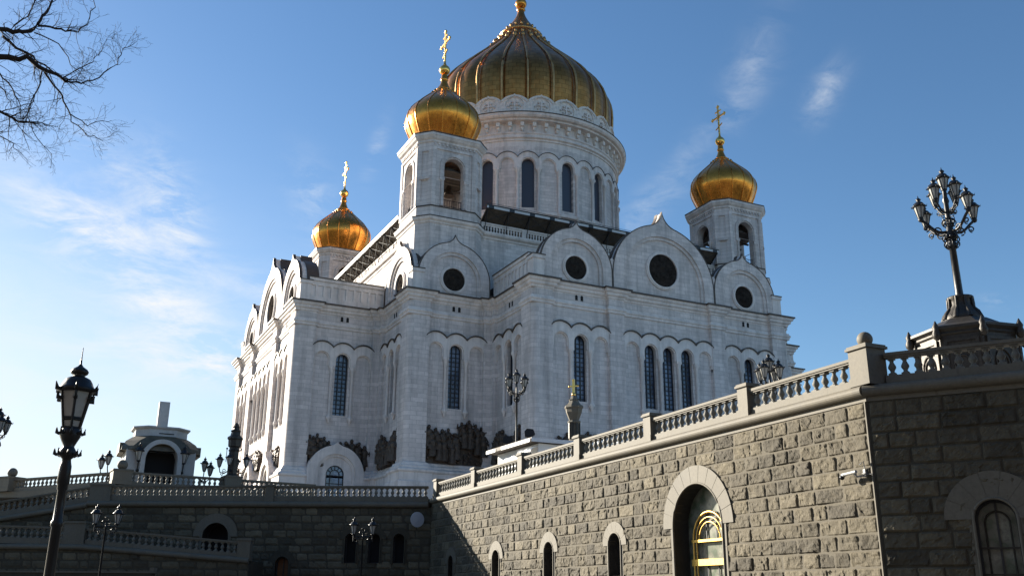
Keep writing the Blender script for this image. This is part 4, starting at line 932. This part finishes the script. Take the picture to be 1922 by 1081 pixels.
for i in range(sd6):
    m_.tube([A0[i], A1[i]], .022, 4); j = (i+1) % sd6
    for t_ in (0, .22, .26, 1): m_.tube([[A0[i][k]*(1-t_)+A1[i][k]*t_ for k in range(3)], [A0[j][k]*(1-t_)+A1[j][k]*t_ for k in range(3)]], .02, 4)
    a = 2*pi*i/sd6+ro_
    for z, r in ((4.52, .29), (4.37, .255)):
        m_.tube([(r*.95*cos(a), r*.95*sin(a), z), (r*1.22*cos(a), r*1.22*sin(a), z-.01), (r*1.32*cos(a), r*1.32*sin(a), z+.1)], [.045, .04, .008], 5)
m_.lathe((0, 0, 0), [(.27, 4.48), (.31, 4.5), (.31, 4.55), (.265, 4.58), (.235, 4.65), (.2, 4.71), (.13, 4.745), (.085, 4.765), (.135, 4.8), (.15, 4.84), (.12, 4.885), (.05, 4.93), (.02, 4.97), (.009, 5.1), (.006, 5.26)], 12, rot=ro_)
for q_ in m_.v: q_.x *= .84; q_.y *= .84; q_.z = 3.88+(q_.z-3.88)*.86
ln = build('lantern', m_, 'iron', fl_, rel=False)
g_ = MB(); g_.grid([[(p[0]*.95, p[1]*.95, p[2]) for p in A0], [(p[0]*.95, p[1]*.95, p[2]) for p in A1]], close_u=True); 
for q_ in g_.v: q_.x *= .84; q_.y *= .84; q_.z = 3.88+(q_.z-3.88)*.86
build('lantern_glass', g_, 'lglass', ln, rel=False)
# lamp with four lanterns round a taller one, before the cathedral
def five(name, loc, label, h, n=4, R=.75, s=1.0, group=None):
    o = thing(name, loc, label, 'street lamp', group); m_ = MB()
    m_.lathe((0, 0, 0), [(.3, 0), (.28, .4), (.14, .6), (.1, .9), (.075, h*.55), (.075, h-2.4*s), (.14, h-2.35*s), (.14, h-2.28*s), (.07, h-2.2*s), (.06, h-1.0*s)], 10)
    build('lamp_post', m_, 'iron', o, rel=False)
    for i in range(n):
        e = arm(o, h-1.75*s, R, .28*s, 2*pi*i/n+.35, s, .035*s+.012); lantern(o, e+Vector((0, 0, .0)), .95*s)
    lantern(o, (0, 0, h-1.05*s), .95*s); m_ = MB()
    for i in range(n): a = 2*pi*i/n+.35; scroll(m_, (.08*cos(a), .08*sin(a), h-2.35*s), cos(a), sin(a), .26*s, .03)
    build('scrollwork', m_, 'iron', o, rel=False); return o
five('street_lamp', (-30.9, -61.0, ZT), 'black lamp with four lanterns and one on top before the white cathedral wall', 9.9, 4, .85, 1.1)
five('street_lamp', (-29.6, -87.9, ZT), 'black lantern cluster just showing above the sunlit balustrade near its ball pier', 5.3, 4, .55, 1.0)
five('street_lamp', (-65.4, -66, -1.6), 'black lantern cluster cut by the left edge of the photo', 11.5, 4, .45, .95)
def twin(loc, label, h, rot_):
    o = thing('street_lamp', loc, label, 'street lamp', 'slim lamps with two lanterns'); m_ = MB(); dx, dy = cos(rot_), sin(rot_)
    m_.lathe((0, 0, 0), [(.2, 0), (.18, .5), (.09, .7), (.065, 1.2), (.05, h-1.0), (.1, h-.95), (.05, h-.85), (.04, h-.5)], 10); build('lamp_post', m_, 'iron', o, rel=False)
    m_ = MB(); m_.tube([(-.62*dx, -.62*dy, h-.85), (.62*dx, .62*dy, h-.85)], .045, 6)
    for s_ in (-1, 1):
        scroll(m_, (s_*.12*dx, s_*.12*dy, h-.8), s_*dx, s_*dy, .17, .03); scroll(m_, (s_*.45*dx, s_*.45*dy, h-1.3), -s_*dx, -s_*dy, .2, .03); m_.tube([(s_*.62*dx, s_*.62*dy, h-1.15), (s_*.62*dx, s_*.62*dy, h-.72)], .05, 6)
    m_.tube([(.13*cos(t)*dx, .13*cos(t)*dy, h-.42+.13*sin(t)) for t in [2*pi*i/14 for i in range(15)]], .03, 5)
    build('lamp_arm', m_, 'iron', o, rel=False)
    for s_ in (-1, 1): lantern(o, (s_*.62*dx, s_*.62*dy, h-.78), 1.05)
twin((-59.03, -63.59, -1.6), 'slim black lamp with two lanterns before the lowest left balustrade', 6.3, rad(-20))
twin((-43.05, -62.55, -1.6), 'slim black lamp with two lanterns against the dark arched windows', 6.3, rad(-20))
def low_lamp(loc, label, rot_, sgn):
    o = thing('street_lamp', loc, label, 'street lamp', 'low lamps beside the gatehouse'); m_ = MB(); dx, dy = cos(rot_), sin(rot_)
    m_.lathe((0, 0, 0), [(.16, 0), (.08, .3), (.06, 1.2)], 8); build('lamp_post', m_, 'iron', o, rel=False)
    for r_, z, a in ((.75, 1.45, 0), (.3, 1.8, .5)):
        c_, s_ = cos(rot_+a), sin(rot_+a); m_ = MB(); m_.tube([(0, 0, 1.1), (r_*.5*c_*sgn, r_*.5*s_*sgn, .9), (r_*c_*sgn, r_*s_*sgn, z-.25), (r_*c_*sgn, r_*s_*sgn, z)], .05, 6); scroll(m_, (r_*.5*c_*sgn, r_*.5*s_*sgn, .8), c_*sgn, s_*sgn, .15, .03); build('lamp_arm', m_, 'iron', o, rel=False)
        lantern(o, (r_*c_*sgn, r_*s_*sgn, z), 1.15)
low_lamp((-57.65, -38.6, ZB), 'low black lantern cluster left of the small gatehouse', rad(5), -1)
low_lamp((-50.25, -38.2, ZB), 'low black lantern cluster right of the small gatehouse', rad(5), 1)
# candelabra pillar on the upper balustrade
cp_ = FB1(8.95, 9.86, -.4)
o = thing('lamp_pillar', tuple(cp_), 'dark octagonal pillar with a tiered cap and bracket lanterns on the left balustrade', 'lamp pillar')
m_ = MB(); m_.lathe((0, 0, 0), [(.55, 0), (.5, .1), (.42, .2), (.42, 2.1), (.5, 2.2), (.42, 2.3), (.42, 2.45), (.55, 2.55), (.58, 3.1), (.68, 3.2), (.66, 3.35), (.45, 3.5), (.38, 3.8), (.46, 3.9), (.3, 4.05), (.28, 4.2), (.36, 4.25), (.2, 4.4), (.22, 4.5), (.05, 4.65)], 8, smooth=False); build('pillar_shaft', m_, 'iron_b', o, rel=False)
for i in range(4):
    a = rad(-25)+pi/2*i; m_ = MB(); c_, s_ = cos(a), sin(a); m_.tube([(.3*c_, .3*s_, .5), (.7*c_, .7*s_, .25), (1.05*c_, 1.05*s_, .35), (1.15*c_, 1.15*s_, .75)], .05, 6); scroll(m_, (.7*c_, .7*s_, .3), c_, s_, .18, .03); scroll(m_, (.9*c_, .9*s_, .05), -c_, -s_, .14, .03); m_.tube([(.62*cos(a+.5), .62*sin(a+.5), 1.2), (.62*cos(a+.5), .62*sin(a+.5), 2.3)], .03, 4); m_.ball((.62*cos(a+.5), .62*sin(a+.5), 2.35), .09, 6)
    build('lamp_arm', m_, 'iron', o, rel=False); lantern(o, (1.15*c_, 1.15*s_, .75), 1.1)

# ------------------------------------------------------------------ small gatehouse with a stub mast
gh = thing('gatehouse', (-53.35, -33.0, ZB), 'small pale stone gatehouse with dark curved roof, arched doorway and square flue', 'gatehouse')
fg = Fr((-53.35, -34.9), (1, 0), (0, -1))
m_ = MB(); m_.plate(fg, [(-2.95, ZB), (2.95, ZB), (2.95, 12.35), (-2.95, 12.35)], [arch(.0, ZB+.02, 11.55, 1.35, 18)], -1.2, 0)
m_.box(Fr((-53.35, -34.9), (1, 0), (0, -1)), -2.95, -2.7, ZB, 12.35, -5.5, -1.2); m_.box(fg, 2.7, 2.95, ZB, 12.35, -5.5, -1.2); m_.box(fg, -2.95, 2.95, ZB, 12.35, -5.8, -5.5)
build('wall', m_, 'chapel', gh)
m_ = MB(); m_.plate(fg, arc(0, 11.55, 1.75, 180, 0, 24)+arc(0, 11.55, 1.36, 0, 180, 24), [], -.9, .62); m_.box(fg, -1.75, -1.36, ZB, 11.55, -.1, .6); m_.box(fg, 1.36, 1.75, ZB, 11.55, -.1, .6); build('door_surround', m_, 'chapel', gh)
m_ = MB(); m_.plate(fg, arch(0, ZB, 11.55, 1.4, 16), [], -1.25, -1.22, sides=False); build('doorway', m_, 'dark', gh)
def ringrect(hx, y0, y1, c, z): hx *= .9; g0 = -53.35; return [(g0-hx+c, y0, z), (g0+hx-c, y0, z), (g0+hx, y0+c, z), (g0+hx, y1-c, z), (g0+hx-c, y1, z), (g0-hx+c, y1, z), (g0-hx, y1-c, z), (g0-hx, y0+c, z)]
m_ = MB(); m_.grid([ringrect(3.75, -35.2, -28.6, .8, 12.3), ringrect(3.7, -35.15, -28.7, .9, 12.65), ringrect(3.35, -34.85, -29, 1.1, 13.2), ringrect(2.8, -34.5, -29.5, 1.2, 13.6), ringrect(2.55, -34.3, -29.8, 1.2, 13.75)], close_u=True)
m_.grid([ringrect(3.75, -35.2, -28.6, .8, 12.3), ringrect(3.2, -34.8, -29.0, .8, 12.3)], close_u=True)
for s_ in (-1, 1): m_.box(fg, s_*3.3-.2, s_*3.3+.2, 12.15, 13.0, -3.5, -1.0)
build('roof', m_, 'chapel_roof', gh)
m_ = MB(); m_.grid([ringrect(2.5, -34.25, -29.8, 1.1, 13.55), ringrect(2.5, -34.25, -29.8, 1.1, 14.35), ringrect(2.75, -34.45, -29.6, 1.15, 14.5), ringrect(2.75, -34.45, -29.6, 1.15, 14.62)], close_u=True); m_.add(ringrect(2.75, -34.45, -29.6, 1.15, 14.62), [tuple(range(8))]); build('attic', m_, 'chapel', gh)
m_ = MB(); m_.box(fg, -.35, .95, 13.95, 14.03, .55 - 1.3, -.62); build('vent_slot', m_, 'dark', gh)
m_ = MB(); m_.box(fg, -.5, .42, 14.55, 17.1, -2.6, -1.7); build('flue', m_, 'chapel', gh)
for s_ in (-1, 1):
    P = fg(s_*1.9, 11.2, .45); l_ = lantern(gh, P-gh.location, 1.5); m_ = MB(); m_.tube([fg(s_*1.9, 11.3, .45), fg(s_*1.9, 10.9, .4), fg(s_*1.9, 10.6, .12)], .06, 6); m_.ball(fg(s_*1.9, 10.5, .15), .14, 7); build('wall_bracket', m_, 'iron', gh)

# ------------------------------------------------------------------ kiosk and small stuff on the terrace
kx, ky = -32.2, -67.0
ki = thing('kiosk', (kx, ky, ZT), 'low white kiosk with a flat dark roof behind the sunlit balustrade', 'kiosk')
fs_ = Fr((kx, ky), (1, 0), (0, -1)); fw_ = Fr((kx, ky), (0, 1), (-1, 0))
m_ = MB(); m_.box(fs_, 0, 4.6, ZT, 10.25, -6.5, 0)
for x in (1.5, 3.0): m_.box(fs_, x-.03, x+.03, ZT, 10.2, -.1, .03)
build('wall', m_, 'kiosk', ki)
m_ = MB(); m_.box(fs_, -.75, 5.0, 10.3, 10.5, -7.0, .35); m_.box(fs_, -.7, 4.95, 10.5, 10.58, -6.9, .3); kr = build('roof', m_, 'roofdark', ki)
m_ = MB(); m_.box(fs_, -.72, 5.0, 10.28, 10.56, .35, .38); build('roof_fascia', m_, 'mirror', kr)
m_ = MB(); m_.box(fw_, -.2, 4.3, 10.27, 10.5, .76, .80); m_.box(fw_, 5.3, 6.9, 10.27, 10.5, .76, .80); build('sunlit_fascia', m_, 'kiosk_white', kr)  # fascia strips in the sun, sunlight put into a whiter colour than the south side
m_ = MB(); m_.plate(fw_, [(2.2, 8.2), (2.2, 9.15), (3.6, 9.85), (5.2, 9.85), (5.2, 8.2)], [], .03, .08); build('sign_board', m_, 'kiosk_white', ki)
m_ = MB(); m_.tube([fw_(3.1, 8.4, .12), fw_(3.1, 9.0, .12), fw_(2.7, 9.12, .12)], .035, 4); build('handle', m_, 'grille', ki)
m_ = MB(); m_.box(fw_, .0, 1.75, 8.6, 9.45, .03, .1); build('counter_panel', m_, 'kiosk_white', ki)
m_ = MB(); rows = []; rn = random.Random(4)
for i in range(25):
    u = -.1+2.0*i/24; w = .12*sin(i*1.9)+rn.uniform(-.05, .05)
    rows.append([fw_(u, 10.05+w*.3, .05), fw_(u, 9.95+w*.6, .4), fw_(u, 9.75+w, .65), fw_(u, 9.5+w*1.4, .7)])
m_.grid(rows); build('awning', m_, 'kiosk_white', ki)
m_ = MB(); m_.tube([fw_(-.1+2.0*i/24, 9.5+.1*sin(i*1.9), .68) for i in range(25)], .06, 5); build('awning_edge', m_, 'iron_b', ki)
for u, r_ in ((1.1, .55), (4.6, .35)):
    P = fw_(u, 10.6, .1); o = thing('floodlight', tuple(P), 'dark floodlight on the kiosk roof, '+('nearer the roof corner' if u < 2 else 'toward the far end of the roof'), 'floodlight', 'floodlights on the kiosk roof')
    m_ = MB(); q = Fr((0, 0), (.8, .6), (.6, -.8)); m_.tube([(0, 0, 0), (0, 0, .3)], .05, 6); build('bracket', m_, 'iron', o, rel=False)
    m_ = MB(); m_.plate(Fr((0, 0), (.9, -.45), (.45, .9)), [(-.35, .25), (.1, .12), (.38, .42), (.25, .75), (-.2, .8), (-.38, .6)], [], -.2, .2, back=True); build('lamp_housing', m_, 'iron', o, rel=False)
fp = thing('stone_finial', (-27.0, -63.0, ZT), 'small stone pillar with urn-shaped cap and gilded cross behind the balustrade', 'pillar')
m_ = MB(); m_.lathe((0, 0, 0), [(.55, 0), (.5, 4.2), (.42, 4.4), (.42, 5.6), (.52, 5.75), (.5, 5.85)], 8, smooth=False)
m_.lathe((0, 0, 0), [(.36, 5.85), (.44, 6.05), (.62, 6.5), (.66, 6.75), (.74, 6.85), (.72, 7.0), (.5, 7.15), (.36, 7.4), (.4, 7.48), (.25, 7.6), (.2, 7.8), (.1, 7.85)], 8, smooth=False); build('pillar_shaft', m_, 'dressed', fp, rel=False)
m_ = MB()
for i in range(8): a = 2*pi*i/8; m_.box(Fr((.42*cos(a), .42*sin(a)), (-sin(a), cos(a)), (cos(a), sin(a))), -.09, .09, 4.5, 5.7, -.02, .05)
build('niche', m_, 'iron_b', fp, rel=False)
m_ = MB(); m_.lathe((0, 0, 7.75), [(.07, 0), (.16, .06), (.18, .18), (.1, .3)], 10); q = Fr((0, 0), VR, (-VR.y, VR.x)); m_.box(q, -.09, .09, 8.0, 9.1, -.07, .07); m_.box(q, -.33, .33, 8.5, 8.6, -.045, .045); m_.ball((0, 0, 9.02), .1, 8)
for s_ in (-1, 1): m_.ball(q(s_*.36, 8.55, 0), .08, 8)
build('gilded_cross', m_, 'gold_bright', fp, rel=False)
sg = thing('roof_sign', (-31.6, -73.5, ZT), 'short rooftop sign of plain white uprights rising just behind the sunlit balustrade', 'railing')
m_ = MB(); q = Fr((0, 0), (1, 0), (0, -1)); m_.box(q, -1.2, 2.4, 2.2, 2.32, -.4, .4)  # blank bars stand in for the illegible white letters of a rooftop sign
for x, h in ((.0, .35), (.25, .5), (.45, .3), (.7, .5), (.95, .35), (1.2, .5), (1.45, .4), (1.7, .5), (2.0, .6), (2.2, .45)): m_.box(q, x, x+.09, 2.32, 2.32+h, -.05, .03); m_.box(q, x, x+.2, 2.32+h-.08, 2.32+h, -.045, .025)
m_.box(q, .0, 2.2, 2.5, 2.56, -.04, .02); build('upright_row', m_, 'kiosk_white', sg, rel=False); m_ = MB(); m_.box(q, -.6, 2.2, 0, 2.2, -.35, .35); build('cabinet', m_, 'kiosk', sg, rel=False)
# disc on the wall end, camera on the corner
P = FL(1.0, 5.42, .7); o = tag(build('disc_body', (lambda m: (m.lathe((0, 0, 0), [(.02, -.06), (.3, -.055), (.5, -.02), (.545, .0), (.545, .035), (.5, .05), (.45, .04), (.02, .075)], 28, smooth=False), m)[1])(MB()), 'mirror'), 'round pale grey disc mounted high where the two walls meet', 'disc')
o.name = 'wall_disc'; o.location = P; nv = (Vector((CAM.x, CAM.y, 0))-Vector((P.x, P.y, 0))).normalized()+Vector((.45, -.1, 0)); o.rotation_euler = nv.to_track_quat('Z', 'Y').to_euler()
m_ = MB(); m_.tube([(0, 0, -.06), (0, .0, -.6)], .04, 6); b_ = build('bracket', m_, 'iron', o, rel=False)
P = FW(.35, 4.02, 0); sc = thing('security_camera', tuple(P), 'white security camera on a bracket at the corner of the sunlit wall', 'camera')
m_ = MB(); P2 = FW(.62, 4.12, .42); m_.tube([FW(1.05, 4.08, .36), FW(.3, 4.1, .48)], [.055, .055], 10); m_.tube([FW(1.07, 4.07, .36), FW(.95, 4.08, .37)], .066, 10); build('camera_housing', m_, 'plastic', sc)
m_ = MB(); m_.box(FW, .24, .34, 3.95, 4.2, .05, .14); m_.tube([FW(.28, 4.0, .1), FW(.4, 3.95, .35), FW(.45, 4.05, .42)], .035, 6); m_.tube([FW(.26, 4.2, .12), FW(.2, 4.45, .2), FW(.35, 4.35, .25)], .02, 5); build('bracket', m_, 'plastic', sc)
m_ = MB(); m_.tube([FW(.3, 4.05, .2), FW(.05, 4.0, .25), FW(-.2, 3.98, .22)], .03, 6); build('cable', m_, 'iron', sc)
m_ = MB(); m_.ball(FW(1.1, 4.0, .36), .09, 10); build('lens', m_, 'iron', sc)

# ------------------------------------------------------------------ bare tree, upper left
TR = Vector((-63.7, -103.0, -1.6)); tr = thing('bare_tree', tuple(TR), 'leafless dark tree whose branches hang into the upper left corner', 'tree')
T1 = Vector((cos(rad(2)), -sin(rad(2)), 0)); T2 = Vector((sin(rad(2)), cos(rad(2)), 0))
def tp(x, z, y=0.): return T1*x+T2*y+Vector((0, 0, z))
m_ = MB(); m_.tube([tp(-5.2, 0), tp(-5.1, 4, .1), tp(-4.9, 8), tp(-4.6, 12, -.1), tp(-4.5, 16), tp(-4.2, 19, .2)], [.34, .27, .22, .16, .1, .03], 10)
build('trunk', m_, 'bark', tr, rel=False)
br_ = MB(); rt = random.Random(21)
def tw_(pts, r0, r1, seg): br_.tube(pts, [r0+(r1-r0)*i/(len(pts)-1) for i in range(len(pts))], seg)
def spawn(pts, r0, r1, lvl):
    """side twigs along a branch, each with its own"""
    n = len(pts)-1; length = sum((pts[i+1]-pts[i]).length for i in range(n))
    cnt = int(length*{1: 8.5, 2: 7, 3: 7.5}[lvl])
    for k in range(cnt):
        t = rt.uniform(.12, 1.0); i = min(n-1, int(t*n)); f = t*n-i; P = pts[i].lerp(pts[i+1], f); dr_ = (pts[i+1]-pts[i]).normalized()
        ax = Vector((rt.gauss(0, 1), rt.gauss(0, 1), rt.gauss(0, 1))).normalized(); side = dr_.cross(ax)
        if side.length < .2: continue
        side.normalize(); d = (dr_*rt.uniform(.45, 1.0)+side*rt.uniform(.5, 1.0)).normalized()
        L = {1: rt.uniform(.28, .8), 2: rt.uniform(.15, .42), 3: rt.uniform(.07, .2)}[lvl]*(1.1-.35*t); rr = (r0+(r1-r0)*t)*.5; rr = min(rr, {1: .014, 2: .0075, 3: .005}[lvl]); q = [P]; m = 5 if lvl < 3 else 3
        for j in range(m):
            d = (d+Vector((rt.gauss(0, .22), rt.gauss(0, .22), rt.gauss(.02, .22)))).normalized(); q.append(q[-1]+d*L/m)
        tw_(q, rr, .0032, 4 if lvl == 1 else 3)
        if lvl < 3: spawn(q, rr, .003, lvl+1)
limbs = [
 ([(-4.6, 11.5, 0), (-3.4, 12.7, .2), (-2.3, 13.3, .2), (-1.52, 13.44, .1), (-.99, 13.53, 0), (-.55, 13.28, 0), (-.2, 13.2, -.1), (-.08, 13.05, -.1)], .085, .022),
 ([(-.1, 13.08, -.1), (.25, 13.12, -.05), (.6, 13.45, .1), (.9, 13.95, .2), (1.05, 14.4, .2), (1.3, 14.72, .25)], .02, .005),
 ([(-.15, 13.15, -.1), (.15, 13.5, 0), (.4, 13.85, .1), (.55, 14.2, .2), (.62, 14.6, .25)], .014, .004),
 ([(-.6, 13.3, 0), (-.2, 12.9, .15), (.0, 12.6, .2), (.15, 12.25, .25), (.55, 12.0, .3), (.9, 11.9, .3)], .022, .005),
 ([(.1, 12.4, .2), (.5, 12.25, .3), (.8, 12.42, .35), (1.0, 12.5, .35)], .012, .004),
 ([(-.62, 13.25, 0), (-.6, 12.8, -.2), (-.68, 12.3, -.25), (-.72, 11.9, -.3), (-.45, 11.4, -.3), (-.1, 11.1, -.25)], .016, .005),
 ([(-.6, 13.0, 0), (-.72, 12.5, .1), (-.8, 12.1, .1), (-.8, 11.7, .15), (-.6, 11.3, .2)], .012, .004),
 ([(-4.5, 12.6, 0), (-3, 13.9, -.3), (-2.1, 14.1, -.3), (-1.59, 13.98, -.2), (-1.2, 14.05, -.2), (-.97, 14.12, -.2), (-.8, 14.45, -.2), (-.7, 14.9, -.15), (-.6, 15.6, -.1), (-.5, 16.2, 0)], .07, .008),
 ([(-.85, 14.3, -.2), (-.5, 14.42, -.1), (-.15, 14.48, 0), (.15, 14.8, .1), (.25, 15.3, .1), (.2, 15.8, .1)], .024, .005),
 ([(-1.4, 14.0, -.2), (-1.1, 14.6, -.1), (-1.0, 15.2, 0), (-1.1, 15.9, .1)], .02, .006),
 ([(-1.55, 13.95, 0), (-1.1, 13.75, .15), (-.8, 13.6, .2), (-.3, 13.4, .3), (.0, 13.3, .3)], .03, .006),
 ([(-.9, 14.1, -.2), (-.4, 14.2, .2), (-.05, 13.8, .3), (.2, 13.5, .3)], .014, .005),
 ([(-4.7, 10.5, 0), (-3.2, 11.9, -.2), (-2.1, 12.2, -.1), (-1.3, 12.05, 0), (-.9, 11.9, .1), (-.6, 11.98, .1), (-.1, 12.0, .15)], .05, .005),
 ([(-4.7, 9.5, 0), (-3, 11.4, .2), (-2, 11.9, .2), (-1.4, 11.65, .2), (-1.0, 11.4, .2), (-.7, 11.15, .2)], .03, .004),
 ([(-2.0, 13.35, .1), (-1.5, 13.1, .2), (-1.2, 12.8, .3), (-.95, 12.4, .3), (-.9, 12.1, .3)], .02, .005),
 ([(-1.9, 12.9, -.1), (-1.5, 12.75, 0), (-1.25, 12.5, 0), (-1.1, 12.2, 0)], .016, .005),
 ([(-4.4, 15, 0), (-3.2, 16, .5), (-2, 16.2, .6), (-1, 16, .6), (-.3, 15.7, .5)], .05, .006)]
for P_, r0, r1 in limbs:
    pts = [tp(x, z, y) for x, z, y in P_]; fine = []
    for i in range(len(pts)-1):
        for j in range(3):
            q = pts[i].lerp(pts[i+1], j/3); fine.append(q+(Vector((rt.gauss(0, .018), rt.gauss(0, .03), rt.gauss(0, .018))) if i+j else Vector()))
    fine.append(pts[-1]); tw_(fine, r0*1.15, r1*1.2, 6)
    keep = [p for p in fine if p.dot(T1) > -2.6]
    if len(keep) > 2: spawn(keep, r0, r1, 1)
build('branches', br_, 'bark', tr, rel=False)

# ------------------------------------------------------------------ unseen building added behind the viewer to block sky light from the walls
fh = Vector((F.x, F.y)).normalized(); rh = Vector((fh.y, -fh.x)); fo = Fr(Vector((CAM.x, CAM.y))-fh*16-rh*75, rh, fh)
ab = thing('sky_blocker', tuple(fo(75, -1.6)), 'long dark unseen building added behind the viewer to block sky light', 'building')
m_ = MB(); wn = [(u, z) for u in range(4, 148, 4) for z in (1, 5, 9, 13, 17, 21, 25, 29)]
m_.box(fo, 0, 150, -1.6, 33, -14, 0); build('wall', m_, 'brick', ab)
m_ = MB(); m_.box(fo, -.5, 150.5, 32.4, 33.4, -14.5, .5); build('roof', m_, 'copper', ab)
m_ = MB()
for u, z in wn: m_.box(fo, u, u+1.5, z, z+2.2, -.1, .02)
build('window_row', m_, 'glass', ab)
